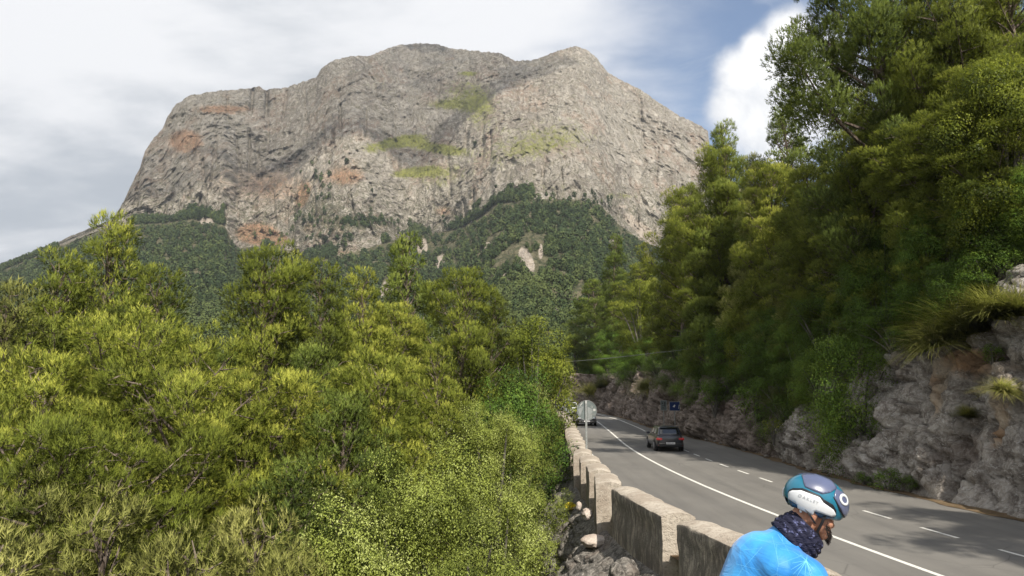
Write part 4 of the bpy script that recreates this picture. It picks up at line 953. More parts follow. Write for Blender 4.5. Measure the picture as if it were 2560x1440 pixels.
# ------------------------------------------------------------------ far forest on the mountain's lower slopes
def far_forest():
    rs = np.random.RandomState(77); n = 12500
    # sample by area between the forest foot and the tree line
    ix = rs.randint(40, nC - 90, n * 3); D = np.sqrt(rs.rand(n * 3)) ; 
    Wg = Wm; 
    rowp = rs.rand(n * 3) ** .75 * (nf - 12) + 8
    r0 = rowp.astype(int); fr = (rowp - r0)[:, None]; fx = rs.rand(n * 3)[:, None]
    pos = Wg[r0, ix] * (1 - fr) + Wg[r0 + 1, ix] * fr; pos = pos * (1 - fx) + (Wg[r0, ix + 1] * (1 - fr) + Wg[r0 + 1, ix + 1] * fr) * fx
    px = pxs[ix]; py = PY[r0, ix]; sc = scree[r0, ix]
    gapn = fbm(pos / 38, 3); spars = np.exp(-(((px - 1310) / 110) ** 2 + ((py - 650) / 55) ** 2)) + .8 * np.exp(-(((px - 1130) / 60) ** 2 + ((py - 640) / 50) ** 2)) + .9 * np.exp(-(((px - 1440) / 70) ** 2 + ((py - 760) / 40) ** 2))
    Dd = np.hypot(pos[:, 0], pos[:, 1])
    keep = (sc < .42 + .3 * rs.rand(n * 3)) & (gapn > -.30 + .5 * spars) & (Dd > 150) & (rs.rand(n * 3) < 1.3 * (Dd / 850) ** 1.0 + .12)
    pos = pos[keep][:n]; px = px[keep][:n]; py = py[keep][:n]; Dd = Dd[keep][:n]
    m = len(pos)
    # ragged upper edge: trees thinning out into the rock
    k_ = 5200; ixf = rs.randint(40, nC - 400, k_); rf = (rs.exponential(13, k_)).astype(int); okf = rf < 70; ixf = ixf[okf]; rf = rf[okf]
    pf_ = Wm[nf + rf, ixf]; gn = fbm(pf_ / 60 + 5, 3); okf = (gn > -.12 + .010 * rf) & (scree[nf + rf, ixf] < .4) & ((pxs[ixf] > 1180) | (pxs[ixf] < 560) | (gn > .1 + .02 * rf)); pos = np.concatenate([pos, pf_[okf]])
    # plus a fringe climbing the gullies and ledges of the rock
    ex = []
    for cx, cy, rx, ry, c in ((900, 556, 62, 12, 60), (800, 520, 30, 60, 26), (850, 600, 60, 20, 24), (1080, 600, 60, 22, 34), (740, 560, 40, 50, 18), (1010, 590, 40, 20, 14), (1320, 500, 90, 12, 30), (520, 540, 40, 14, 10), (1150, 560, 40, 20, 12), (1480, 505, 40, 14, 16), (800, 440, 30, 30, 8), (700, 600, 60, 30, 8)):
        for _ in range(c):
            p = hit(cx + rs.normal() * rx * .6, cy + rs.normal() * ry * .6, (bv_m,))
            if p: ex.append(p)
    ex = np.array([tuple(p) for p in ex]); pos = np.concatenate([pos, ex])
    Dd = np.hypot(pos[:, 0], pos[:, 1]); m = len(pos)
    hgt = (3.6 + 6.0 * rs.rand(m) ** 1.4) * np.where(Dd < 330, .9, 1.0); rad = hgt * (.30 + .16 * rs.rand(m)); conic = rs.rand(m)
    tone = .10 + .55 * rs.rand(m) + .35 * np.exp(-(np.hypot((pos[:, 0] + 90) / 160, (pos[:, 1] - 330) / 160)) ** 2)
    Vs = []; Ts = []; Ns = []
    for lo, hi, K, sz in ((0, 330, 330, .36), (330, 560, 210, .5), (560, 5000, 115, .74)):
        s = (Dd >= lo) & (Dd < hi); k = s.sum()
        if not k: continue
        t = rs.rand(k, K); az = rs.rand(k, K) * 6.283
        prof = np.where(conic[s][:, None] > .45, (1 - t) ** .65 * (.45 + 1.1 * np.minimum(t * 4, 1)) * .72, np.sqrt(np.maximum(1 - (2 * t - 1) ** 2, 0)))
        lump = 1 + .30 * np.sin(az * 3 + t * 9 + rs.rand(k, 1) * 6) + .2 * np.sin(az * 5 - t * 14)
        rr = rad[s][:, None] * prof * lump * (.72 + .3 * rs.rand(k, K))
        c = pos[s][:, None, :] + np.stack([rr * np.cos(az), rr * np.sin(az), hgt[s][:, None] * (.10 + .9 * t) - .5], -1)
        nv = nrm(np.stack([np.cos(az), np.sin(az), (t - .35) * 1.3], -1) + rs.normal(size=c.shape) * .45).reshape(-1, 3)
        Ns.append(np.repeat(nv, 4, 0)); c = c.reshape(-1, 3); a = nrm(np.cross(nv, rs.normal(size=nv.shape))); b = np.cross(nv, a)
        q = (sz * (.6 + .7 * rs.rand(len(c))) )[:, None]
        Vs.append(np.stack([c - a * q, c + b * q * .7, c + a * q, c - b * q * .7], 1).reshape(-1, 3))
        Ts.append(np.repeat(np.repeat(tone[s], K) + .25 * (lump.ravel() - 1) + .15 * (rs.rand(len(c)) - .5), 4))
    V = np.concatenate(Vs); T = np.concatenate(Ts); NV = np.concatenate(Ns)
    me = mesh_np('forest', V, np.arange(len(V)).reshape(-1, 4), attrs=dict(tint=T, nrm=NV), mats=M['far'])
    tag(link('forest', me), 'dark green pine forest covering the lower slopes of the mountain', 'forest', kind='stuff')
far_forest()
# single dark trees that stand out on the bare rock
lone = make_oak(41, 7, 2.2, 26, 90, .42, 'far', lob=(.9, 1.6), low=.05)
for px, py, s_, lb in ((867, 412, 1.5, 'lone round dark tree on the bare rock above the grassy ledges'), (1188, 366, 1.3, 'dark tree at the right end of the upper green ledge'), (1100, 385, .8, 'small dark shrub on the rock between the two green ledges'),
                       (790, 450, 1.2, 'dark tree on the ridge of the rocky spur'), (760, 560, 1.3, 'dark tree low on the rocky spur'), (930, 480, .9, 'small dark tree on the pale rock, middle of the mountain'),
                       (1240, 470, .8, 'small shrub on the sunlit rock left of the forest hump'), (1322, 492, 1.6, 'tallest pine on the forest hump against the rock'), (1200, 392, .8, 'small dark shrub under the green ledge tree')):
    p = hit(px, py, (bv_m,))
    if p is None: continue
    o = empty('mountain_tree', p + Vector((0, 0, -1)), rt.uniform(0, 6), lb, 'tree', 'lone trees on the mountain'); o.scale = (s_,) * 3
    link('trunk', lone['trunk'], o); link('crown', lone['crown'], o)
# ------------------------------------------------------------------ parapet blocks
def parapet_block(s0, s1, seed, label, panel=False, dn=-.04, df=.10, h=.9, bot=-.55):
    """one stone block between two distances along the wall; rounded top"""
    rs = random.Random(seed); n = max(6, int((s1 - s0) / .22)); V = []; Fc = []
    prof = [(0, bot)] + [(0, z) for z in (-.3, 0, .25, .5, .68)] + [(0, h - .10), (.012, h - .065), (.05, h - .042), (.16, h - .012), (.30, h + .015), (.45, h + .015), (.60, h - .012), (.70, h - .05), (.74, h - .075), (.75, h - .12), (.75, .6), (.75, .4), (.75, .15), (.75, -.1)]
    m = len(prof); cx_, cy_ = road_pos((s0 + s1) / 2, float(inner((s0 + s1) / 2)) - WT / 2); cx_, cy_ = float(cx_), float(cy_)
    for i in range(n + 1):
        s = s0 + (s1 - s0) * i / n; e = min(i, n - i)
        for (u, z) in prof:
            pu = u; pz = z
            if e == 0: pu = .375 + (u - .375) * .97; pz = z - (.02 if z > .7 else 0)
            if panel and u == 0 and .0 < z < .6 and 1 < i < n - 1: pu += .05
            x_, y_ = road_pos(s, float(inner(s)) - WT + pu + dn + (df - dn) * (s - s0) / (s1 - s0))
            q = Vector((float(x_), float(y_), pz)); k = np.array([[q.x * 1.7, q.y * 1.7, q.z * 1.7], [q.x * 7, q.y * 7, q.z * 7]])
            nn = perlin(k); q += Vector((nn[0] * .03 + nn[1] * .012, nn[0] * .01, nn[1] * .014 + nn[0] * .02))
            V.append((q.x - cx_, q.y - cy_, q.z))
    for i in range(n):
        for j in range(m - 1):
            a = i * m + j; Fc.append((a, a + 1, a + m + 1, a + m))
        Fc.append((i * m + m - 1, i * m, (i + 1) * m, (i + 1) * m + m - 1))
    Fc += [tuple(range(m))[::-1], tuple(range(n * m, n * m + m))]
    mb = MB(); mb.add(V, Fc); o = mb.build('parapet_block', M['parapet'], smooth=True, loc=(cx_, cy_, 0))
    return tag(o, label, 'wall block', 'stone parapet blocks along the road')
blk = [(11.3, 15.7, 0, 'nearest stone block of the parapet, partly hidden by the cyclist, with a sunken panel'), (16.6, 20.9, 1, 'long stone block second from the cyclist, with black weather streaks'),
       (21.9, 24.1, 2, 'stone block whose pale end face stands above the pink foundation stone'), (24.9, 27.1, 3, 'fourth block from the cyclist, seen almost end-on'),
       (27.8, 30.2, 4, 'fifth block from the cyclist, just before the round sign pole'), (31.0, 33.2, 5, 'sixth block from the cyclist, at the foot of the round sign pole'),
       (7.0, 10.9, 6, 'parapet block at the bottom edge just right of the cyclist')]
for s0, s1, i, lb in blk: parapet_block(s0, s1, i + 3, lb, panel=(i in (0, 1)), dn=(.10, .12, -.16, .02, .04, 0, .05)[i], df=(.10, .10, .10, .16, .2, .15, .1)[i], bot=-1.4)
names = ['first', 'second', 'third', 'fourth', 'fifth', 'sixth', 'seventh', 'eighth', 'ninth', 'tenth', 'eleventh', 'twelfth', 'thirteenth', 'fourteenth', 'fifteenth', 'sixteenth', 'seventeenth']
s = 33.9
for i in range(17):
    ln = 2.35 + .02 * i
    parapet_block(s, s + ln, 20 + i, names[i] + ' parapet block beyond the round sign pole'); s += ln + .42 + .012 * i
# loose stones under the wall
def stone(p, r, seed, label, mat='boulder'):
    bm = bmesh.new(); bmesh.ops.create_icosphere(bm, subdivisions=4, radius=1)
    Vc = np.array([v.co for v in bm.verts]); a, b, val, _ = voro(Vc * 1.6 + seed * 3.1)
    k = 1 + .25 * fbm(Vc * 1.5 + seed, 3) + .22 * (val - .5); Vc = Vc * k[:, None] * np.array(r)
    for v, c in zip(bm.verts, Vc): v.co = c
    for f_ in bm.faces: f_.smooth = True
    me = bpy.data.meshes.new('stone'); bm.to_mesh(me); bm.free(); me.materials.append(M[mat])
    return tag(link('stone', me, loc=p), label, 'stone', 'loose stones under the parapet')
stone(P(1487, 1352, 21.3), (.42, .38, .16), 1, 'long pinkish stone under the end of the parapet block nearest the yellow scrap')
stone(P(1468, 1285, 22.4), (.16, .22, .16), 2, 'small pale pink stone left of the long pinkish one')
stone(P(1447, 1265, 22.0), (.08, .08, .13), 5, 'white splinter of stone on the dark embankment')
stone(P(1560, 1432, 17.0), (.35, .45, .3), 7, 'grey boulder below the long streaked block', 'rubble')
p = hit(1418, 1274)
if p:
    mb = MB(); vs = []; n = 14
    for j in range(5):
        for k in range(n):
            a = 2 * PI * k / n; r = .05 + .045 * j; vs.append((r * math.cos(a), r * .62 * math.sin(a), .02 * math.sin(3 * a + j) + .012 * j * j))
    mb.add(vs, [(j * n + k, j * n + (k + 1) % n, (j + 1) * n + (k + 1) % n, (j + 1) * n + k) for j in range(4) for k in range(n)])
    o = mb.build('litter_scrap', M['yellow'], smooth=True, loc=p + Vector((.05, -.12, .06))); so_ = o.modifiers.new('s', 'SOLIDIFY'); so_.thickness = .008; o.rotation_euler = (.9, 0, .3)
    tag(o, 'crumpled yellow scrap lying on the dark embankment', 'litter')
# ------------------------------------------------------------------ signs and pole
def disc(mb, c, r, th, n=48, mi=0): mb.cyl(c, (0, 1, 0), r, th, n, mi)
def text_mesh(body, size, mat, parent, loc, rot, name='lettering', extr=.0015, align='CENTER', xs=1):
    cu = bpy.data.curves.new('t', 'FONT'); cu.body = body; cu.size = size; cu.extrude = extr; cu.align_x = align; cu.align_y = 'CENTER'; cu.resolution_u = 3
    o = bpy.data.objects.new('t', cu); COL.objects.link(o); dg = bpy.context.evaluated_depsgraph_get(); dg.update()
    me = bpy.data.meshes.new_from_object(o.evaluated_get(dg)); bpy.data.objects.remove(o); me.materials.clear(); me.materials.append(mat)
    q = link(name, me, parent, loc); q.rotation_euler = rot; q.scale = (xs, 1, 1); return q
sx, sy = 3.30, 33.15
zc = P(1469, 1026, sy).z; rr = 24.0 / F * sy
e = empty('road_sign', (P(1466, 1100, sy).x, sy, 0), 0, 'round road sign seen from behind with stickers on a tall grey pole', 'sign')
mb = MB(); mb.box((0, 0, (zc + rr) / 2), (.09, .055, zc + rr)); mb.build('pole', M['galv'], e, bevel=.01)
mb = MB(); disc(mb, (.04, .05, zc), rr, .012); plate = mb.build('sign_plate', M['signback'], e, smooth=True)
mb = MB(); mb.v = []
ring = []; n = 56
for k in range(n):
    a = 2 * PI * k / n; ring.append((.04 + rr * math.cos(a), .04, zc + rr * math.sin(a)))
mb.tube(ring + ring[:1], .011, 6, cap=False); mb.build('rim', M['galv'], plate)
for w_, h_, x_, z_, a_, m_ in ((.10, .10, .33, .02, 0, 'sticker'), (.17, .035, -.24, .27, -.9, 'sticker'), (.15, .03, -.27, .16, -.1, 'stickerdim'), (.075, .12, 0, .36, 0, 'sticker')):
    mb = MB(); mb.box((.04 + x_ if x_ else 0, .0405 if x_ else -.031, zc + z_), (w_, .004, h_), rot=Matrix.Rotation(a_, 3, 'Y')); mb.build('sticker', M[m_], plate if x_ else e)
# faded wedge, ring and scribble on the back of the plate
mb = MB(); y_ = .041
mb.add([(.04 - .40, y_, zc + .05), (.04 - .14, y_, zc + .17), (.04 - .30, y_, zc - .26)], [(0, 1, 2)])
mb.add([(.04 + .03, y_, zc + .16), (.04 + .25, y_, zc + .05), (.04 + .22, y_, zc - .33), (.04 + .03, y_, zc - .42)], [(0, 1, 2, 3)])
q = mb.build('faded_patch', M['stickerdim'], plate); q.location.y = -.003
mb = MB(); pts = [(.26 + .035 * math.cos(a), .036, zc + .15 + .04 * math.sin(a)) for a in [2 * PI * k / 16 for k in range(17)]]; mb.tube(pts, .007, 4, cap=False)
rs_ = random.Random(4)
for k in range(5):
    x0 = .10 + .055 * k; z0 = zc - .30 + .022 * k; mb.tube([(x0, .036, z0), (x0 + .02, .036, z0 + .13), (x0 + .04, .036, z0 + .01), (x0 + .06, .036, z0 + .10)], .006, 4)
mb.build('scribble', M['sticker'], plate)['kind'] = 'stuff'
def panel_sign(px0, px1, py0, py1, Y, label, mat, posts, frame='signpale', deco=None, backing=None):
    a = P(px0, py0, Y); b = P(px1, py1, Y); cx = (a.x + b.x) / 2; w_ = b.x - a.x; h_ = a.z - b.z; zc_ = (a.z + b.z) / 2
    zg = max(-.3, down(cx, Y) - .1) if posts != 'road' else 0
    e = empty('road_sign', (cx, Y, zg), 0, label, 'sign'); zc_ -= zg
    mb = MB(); mb.box((0, 0, zc_), (w_, .03, h_)); pl = mb.build('sign_plate', M[mat], e, bevel=.006)
    mb = MB()
    for s_ in (-1, 1):
        mb.box((s_ * (w_ / 2 - .012), -.019, zc_), (.03, .012, h_)); mb.box((0, -.0195, zc_ + s_ * (h_ / 2 - .012)), (w_ - .055, .011, .03))
    mb.build('frame', M[frame], pl)
    mb = MB(); mb.box((0, .045, (zc_ + h_ / 2) / 2), (.06, .05, zc_ + h_ / 2)); mb.build('pole', M['galv'], e, bevel=.008)
    if deco: deco(pl, w_, h_, zc_)
    return e
def d_blue(pl, w_, h_, z):
    mb = MB(); f_ = [(0, .8), (.35, .62), (.3, .2), (.06, -.1), (-.12, -.35), (-.55, -.1), (-.8, .05), (-.45, .32)]
    mb.add([(-.02 * w_ + x * .22 * w_, -.021, z - .05 * h_ + y_ * .28 * h_) for x, y_ in f_], [tuple(range(len(f_)))])
    mb.add([(w_ * x, -.021, z + h_ * y_) for x, y_ in ((.34, -.28), (.38, -.28), (.45, .16), (.41, .16))], [(0, 1, 2, 3)]); mb.build('symbol', M['white'], pl)
panel_sign(1673, 1700, 1004, 1027, 57, 'blue rectangular road sign with a white symbol, half covered by leaves', 'blue', 'g', deco=d_blue)
def d_grey(pl, w_, h_, z):
    mb = MB()
    for x, y_, a, b in ((-.22, .22, .2, .16), (.2, .24, .22, .18), (-.12, -.02, .14, .12), (.18, .02, .12, .3), (-.1, -.25, .3, .06)):
        mb.ell((x * w_, -.02, z + y_ * h_), (a * w_ * .5, .004, b * h_ * .5), 10, 6)
    mb.build('symbol', M['black'], pl)
panel_sign(1651, 1667, 1001, 1026, 58.5, 'dim grey rectangular road sign left of the blue one in the shade', 'signback', 'g', deco=d_grey)
y_ = 65.0; xw = float(inner(y_)) - .05
a = P(1413, 995, y_); b = P(1429, 1021, y_)
e = empty('road_sign', (P(1420, 1040, y_).x, y_, 0), 0, 'pale rectangular sign seen from behind beside the wall near the white cars', 'sign')
mb = MB(); mb.box((0, 0, a.z / 2), (.07, .07, a.z)); mb.build('pole', M['galv'], e, bevel=.01)
mb = MB(); mb.box((.03, .055, (a.z + b.z) / 2), (b.x - a.x, .03, a.z - b.z)); pl = mb.build('sign_plate', M['signpale'], e, bevel=.008)
for dz_ in (.2, -.2):
    mb = MB(); mb.box((.03, .03, (a.z + b.z) / 2 + dz_), (b.x - a.x - .05, .03, .05)); mb.build('bracket', M['galv'], pl)
# utility pole with two wires
Y0 = 76; pt = P(1388, 903, Y0); gz_ = down(pt.x - .3, Y0)
mb = MB(); mb.tube([(pt.x - .35, Y0, gz_ - .5), (pt.x - .15, Y0, pt.z * .5), (pt.x, Y0, pt.z)], [.17, .15, .12], 10)
e = empty('utility_pole', (pt.x, Y0, gz_), 0, 'weathered wooden utility pole half hidden in golden leaves left of the road', 'pole')
o = mb.build('post', M['wood'], None, smooth=True); o.parent = e; o.location = (-pt.x, -Y0, -gz_)
mb = MB(); mb.box((.0, -.16, pt.z - gz_ - .25), (.5, .05, .06)); mb.ell((-.2, -.16, pt.z - gz_ - .17), (.04, .04, .07), 8, 6); mb.ell((.2, -.16, pt.z - gz_ - .17), (.04, .04, .07), 8, 6); mb.build('crossarm', M['galv'], e, smooth=True)
for k, (ey, lb) in enumerate(((878, 'upper thin wire running from the utility pole to the right-hand trees'), (884, 'lower thin wire running from the utility pole to the right-hand trees'))):
    a = Vector((pt.x + (-.2, .2)[k], Y0 - .16, pt.z - .12)); b = P(1665 + 60 * k, ey - 12 * k, 56 - 3 * k)
    pts = [a.lerp(b, t_) - Vector((0, 0, .10 * 4 * t_ * (1 - t_))) for t_ in np.linspace(0, 1, 18)]
    mb = MB(); mb.tube(pts, .011, 5); o = mb.build('wire', M['wire'], smooth=True); tag(o, lb, 'wire', 'wires on the utility pole')
# ------------------------------------------------------------------ cars (length along +Y local = front)
def car(loc, rz, label, paint, L=4.05, W=1.75, Hh=1.43, belt=.93, hood=.26, tail=.10, suv=0, roof_dark=False, mirror=True):
    e = empty('car', loc, rz, label, 'car', None)
    zb = .22 + .06 * suv; fl, rl = L / 2, -L / 2
    # lower body: loft of cross-sections
    st = [(rl, .72, .45, belt * .90), (rl + .05, .86, .32, belt * .99), (rl + .35, .97, zb, belt * 1.03), (rl + 1.1, 1, zb, belt * 1.02), (0, 1, zb, belt), (fl - 1.25, 1, zb, belt * .98), (fl - .95, .99, zb, belt * .965), (fl - .4, .95, zb, belt * .87), (fl - .08, .84, .28, belt * .76), (fl, .66, .42, belt * .62)]
    V = []; m = None
    for (y, wf, z0, z1) in st:
        w_ = W / 2 * wf; h_ = z1 - z0
        half = [(0, z0), (w_ * .8, z0), (w_ * .96, z0 + .08 * h_), (w_, z0 + .35 * h_), (w_ * 1.0, z0 + .62 * h_), (w_ * .965, z0 + .86 * h_), (w_ * .90, z1 - .02), (w_ * .6, z1 + .015), (0, z1 + .03)]
        r = [(x, y, z) for x, z in half] + [(-x, y, z) for x, z in half[-2:0:-1]]; m = len(r); V += r
    Fc = [(i * m + j, i * m + (j + 1) % m, (i + 1) * m + (j + 1) % m, (i + 1) * m + j) for i in range(len(st) - 1) for j in range(m)]
    Fc += [tuple(range(m))[::-1], tuple(range((len(st) - 1) * m, len(st) * m))]
    mb = MB(); mb.add(V, Fc); body = mb.build('body', M[paint], e, smooth=True); sb = body.modifiers.new('sub', 'SUBSURF'); sb.levels = 1; sb.render_levels = 2
    # cabin
    b0, b1 = rl + tail, fl - L * hood - .05; r0, r1 = rl + tail + .42, fl - L * hood - .85
    wb, wr_ = W / 2 * .90, W / 2 * .70
    z0, z1 = belt - .03, Hh
    B = [(-wb, b0, z0), (wb, b0, z0), (wb, b1, z0), (-wb, b1, z0)]; T = [(-wr_, r0, z1 - .03), (wr_, r0, z1 - .03), (wr_, r1, z1), (-wr_, r1, z1)]
    mb = MB(); mb.add(B + T, [(0, 3, 2, 1), (4, 5, 6, 7), (0, 1, 5, 4), (1, 2, 6, 5), (2, 3, 7, 6), (3, 0, 4, 7)])
    cab = mb.build('cabin', M[paint if not roof_dark else 'paint_dark'], e, smooth=True, bevel=.11, seg=4)
    Bv = [Vector(p) for p in B]; Tv = [Vector(p) for p in T]
    def pane(name, a, b, c, d, u0, u1, v0, v1, off=.012):
        n_ = (b - a).cross(d - a).normalized()
        def pt(u, v): return a.lerp(b, u).lerp(d.lerp(c, u), v) + n_ * off
        K = 6; vs = [pt(u0 + (u1 - u0) * i / K, v0 + (v1 - v0) * j / K) for j in range(K + 1) for i in range(K + 1)]
        mb = MB(); mb.add(vs, [(j * (K + 1) + i, j * (K + 1) + i + 1, (j + 1) * (K + 1) + i + 1, (j + 1) * (K + 1) + i) for j in range(K) for i in range(K)])
        o = mb.build(name, M['glass'], cab, smooth=True); s_ = o.modifiers.new('t', 'SOLIDIFY'); s_.thickness = .012; s_.offset = 0; return o
    pane('rear_window', Bv[0], Bv[1], Tv[1], Tv[0], .10, .90, .18, .82)
    pane('windscreen', Bv[2], Bv[3], Tv[3], Tv[2], .07, .93, .12, .88)
    for a, b, c, d in ((1, 2, 2, 1), (3, 0, 0, 3)):
        for u0, u1 in ((.17, .47), (.50, .80)) if a == 1 else ((.20, .50), (.53, .83)):
            pane('side_window', Bv[a], Bv[b], Tv[c], Tv[d], u0, u1, .16, .82)
    # wheels
    R_ = .33 + .03 * suv
    for y in (rl + .78, fl - .80):
        for s_ in (-1, 1):
            x = s_ * (W / 2 - .10); wl = MB(); wl.cyl((x, y, R_), (1, 0, 0), R_, .21, 28); wo = wl.build('wheel', M['rubber'], e, smooth=True, bevel=.02)
            rm = MB(); rm.cyl((x + s_ * .085, y, R_), (1, 0, 0), R_ * .62, .06, 24)
            for k in range(5):
                a_ = 2 * PI * k / 5; rm.box((x + s_ * .118, y + math.cos(a_) * R_ * .3, R_ + math.sin(a_) * R_ * .3), (.012, .06, R_ * .55), rot=Matrix.Rotation(a_ - PI / 2, 3, 'X').to_3x3())
            rm.build('rim', M['rim'], wo, smooth=True)
            ar = MB(); ar.cyl((s_ * (W / 2 - .09), y, R_ + .02), (1, 0, 0), R_ + .055, .16, 28); ar.build('wheel_arch', M['black'], e, smooth=True)
    # lamps, bumpers, plates, mirrors
    for s_ in (-1, 1):
        mb = MB(); mb.box((s_ * W * .375, rl + .075, belt * .80), (W * .20, .13, .13)); mb.box((s_ * W * .465, rl + .17, belt * .81), (.05, .20, .11)); mb.build('tail_lamp', M['tail'], e, bevel=.02)
        mb = MB(); mb.ell((s_ * W * .34, fl - .12, belt * .70), (W * .115, .16, .085), 16, 10, rot=Matrix.Rotation(-s_ * .35, 3, 'Z')); mb.build('headlight', M['lamp'], e, smooth=True)
        mb = MB(); mb.ell((s_ * (W / 2 + .07), fl - L * hood - .55, belt + .06), (.11, .07, .075), 12, 8); mb.box((s_ * (W / 2 - .02), fl - L * hood - .55, belt + .01), (.12, .05, .04)); mb.build('mirror', M[paint], e, smooth=True)
        mb = MB(); mb.box((s_ * W * .36, rl + .035, .37), (.2, .05, .045)); mb.build('reflector', M['tail'], e, bevel=.008)
    mb = MB(); mb.box((0, rl + .06, belt * .80), (W * .56, .06, .085)); mb.build('rear_strip', M['black'], e, bevel=.015)
    mb = MB(); mb.box((0, rl + .07, .40), (W * .84, .16, .24)); mb.build('rear_bumper', M['black'], e, bevel=.05)
    mb = MB(); mb.box((0, fl - .07, .36), (W * .80, .16, .16)); mb.box((0, fl - .06, .60 * belt / .93), (W * .42, .13, .10)); mb.build('grille', M['black'], e, bevel=.03)
    mb = MB(); mb.box((0, rl - .018, .50), (.52, .02, .115)); pr_ = mb.build('number_plate', M['plate'], e, bevel=.004)
    text_mesh('0779 LGN', .095, M['black'], pr_, (0, rl - .032, .50), (PI / 2, 0, 0), 'plate_lettering')
    mb = MB(); mb.box((0, fl + .022, .45), (.52, .02, .115)); pr_ = mb.build('number_plate', M['plate'], e, bevel=.004)
    return e, cab, rl, belt
# dark hatchback driving away
e, cab, rl, belt = car((8.78, 43.9, 0), math.radians(-1), 'dark graphite hatchback driving away along the right lane, seen from behind', 'paint_dark', L=4.05, W=1.70, Hh=1.43)
e.scale = (.94, .94, .94)
mb = MB(); mb.ell((-.46, rl + .285, 1.07), (.065, .02, .06), 14, 8, rot=Matrix.Rotation(-.5, 3, 'X')); mb.build('window_sticker', M['white'], cab, smooth=True)
mb = MB(); mb.tube([(-.36, rl + .27, 1.03), (.05, rl + .27, 1.02)], .012, 6); mb.build('wiper', M['galv'], cab)
mb = MB(); mb.box((0, rl + .47, 1.435), (1.15, .18, .03)); mb.build('spoiler', M['paint_dark'], e, bevel=.012)
car((6.72, 70.6, 0), math.radians(181), 'grey crossover coming toward us, half hidden behind the round sign', 'paint_black', L=4.4, W=1.84, Hh=1.62, belt=1.02, suv=1)
car((7.2, 92.6, 0), math.radians(182), 'white crossover coming toward us beyond the round sign', 'paint_white', L=4.4, W=1.84, Hh=1.62, belt=1.02, suv=1)
car((6.85, 101.5, 0), math.radians(190), 'silver car following behind the white crossover, partly behind the leaves', 'paint_silver', L=4.3, W=1.8, Hh=1.5, belt=.98)
# ------------------------------------------------------------------ cyclist on the terrace
SK = simple('skin', (.40, .20, .13), .5, spec=.35, var=.12, scale=30); SK.node_tree.nodes['Principled BSDF'].inputs['Subsurface Weight'].default_value = .15
HAIR = simple('dark_hair', (.018, .013, .011), .6, var=.4, scale=120)
TEAL = simple('helmet_teal', (.010, .125, .20), .28, coat=.6, var=.06); NAVY = simple('helmet_navy', (.085, .10, .17), .32, coat=.5, var=.08)
HWHITE = simple('helmet_white', (.60, .62, .64), .3, coat=.5, var=.03); HBLK = simple('helmet_black', (.008, .009, .012), .5)
DBLUE = simple('helmet_dark_blue', (.012, .06, .13), .32, coat=.5, var=.08); GREYT = simple('helmet_lettering', (.36, .38, .41), .4)
BIB = simple('bib_black', (.012, .012, .014), .7); SHOE = simple('shoe_white', (.5, .5, .5), .4)
def jersey_mat():
    t = NT('cyan_jersey'); v = t.coord('Object'); n = t.noise(3.0, 4, .5, v)
    c = t.mix(t.rng(n, .35, .65), (.012, .16, .46), (.05, .34, .70))
    sx_ = t.n('ShaderNodeSeparateXYZ'); t.l(v, sx_.inputs[0])
    ve = t.voro(7.5, v, 'DISTANCE_TO_EDGE'); ln = t.math('MULTIPLY', t.rng(ve, .0, .012, 1, 0), .22)
    c = t.mix(ln, c, (.25, .66, .88))
    fab = t.noise(160, 2, .5, v); wr = t.noise(5.5, 4, .55, t.coord('Object', (1, 1, 1.8)), 1.2)
    h = t.math('ADD', t.math('MULTIPLY', fab, .05), wr)
    return t.done(t.bsdf(c, .55, t.bump(h, .45, .03), spec=.3, Sheen_Weight=.3))
JER = jersey_mat()
def buff_mat():
    t = NT('patterned_neck_tube'); v = t.coord('Object'); n = t.noise(42, 4, .6, v); m_ = t.voro(38, v, 'F1')
    c = t.mix(t.rng(n, .56, .66), (.009, .010, .028), (.10, .11, .22)); wr = t.noise(14, 3, .5, t.coord('Object', (1, 1, 4)), 1)
    return t.done(t.bsdf(c, .8, t.bump(wr, .8, .03)))
BUFF = buff_mat()
HC = P(2039.5, 1247, 3.6)           # middle of the helmet
PSI, PIT = math.radians(-4), math.radians(22)
HR = Matrix.Rotation(PSI, 3, 'Z') @ Matrix.Rotation(PIT, 3, 'Y')      # head axes: +x forward, -y towards camera
TZ = 1.40
root = empty('person', (HC.x - .35, HC.y + .02, TZ), 0, 'cyclist in bright blue jersey, dark neck tube and teal and white helmet, leaning forward', 'person')
RL = Vector(root.location)
def W(p): return Vector(p) - RL
def hd(x, y, z): return W(HC + HR @ Vector((x, y, z)))
fw = Vector((math.cos(PSI), math.sin(PSI), 0)); rt_ = Vector((math.sin(PSI), -math.cos(PSI), 0))   # rt_: his right, towards the camera
def L(x, y, z): return W(Vector((HC.x, HC.y, HC.z)) + fw * x + rt_ * y + Vector((0, 0, z)))         # level axes from the helmet
def limb(mb, a, b, r0, r1, n=14, seg=6):
    pts = [Vector(a).lerp(Vector(b), i / seg) for i in range(seg + 1)]; mb.tube(pts, [r0 + (r1 - r0) * i / seg for i in range(seg + 1)], n); mb.ell(a, (r0,) * 3, n, 10); mb.ell(b, (r1,) * 3, n, 10)
def remesh(o, vox, it=4):
    r = o.modifiers.new('r', 'REMESH'); r.mode = 'VOXEL'; r.voxel_size = vox; r.use_smooth_shade = True
    s_ = o.modifiers.new('s', 'SMOOTH'); s_.iterations = it; s_.factor = .5
B = MB()
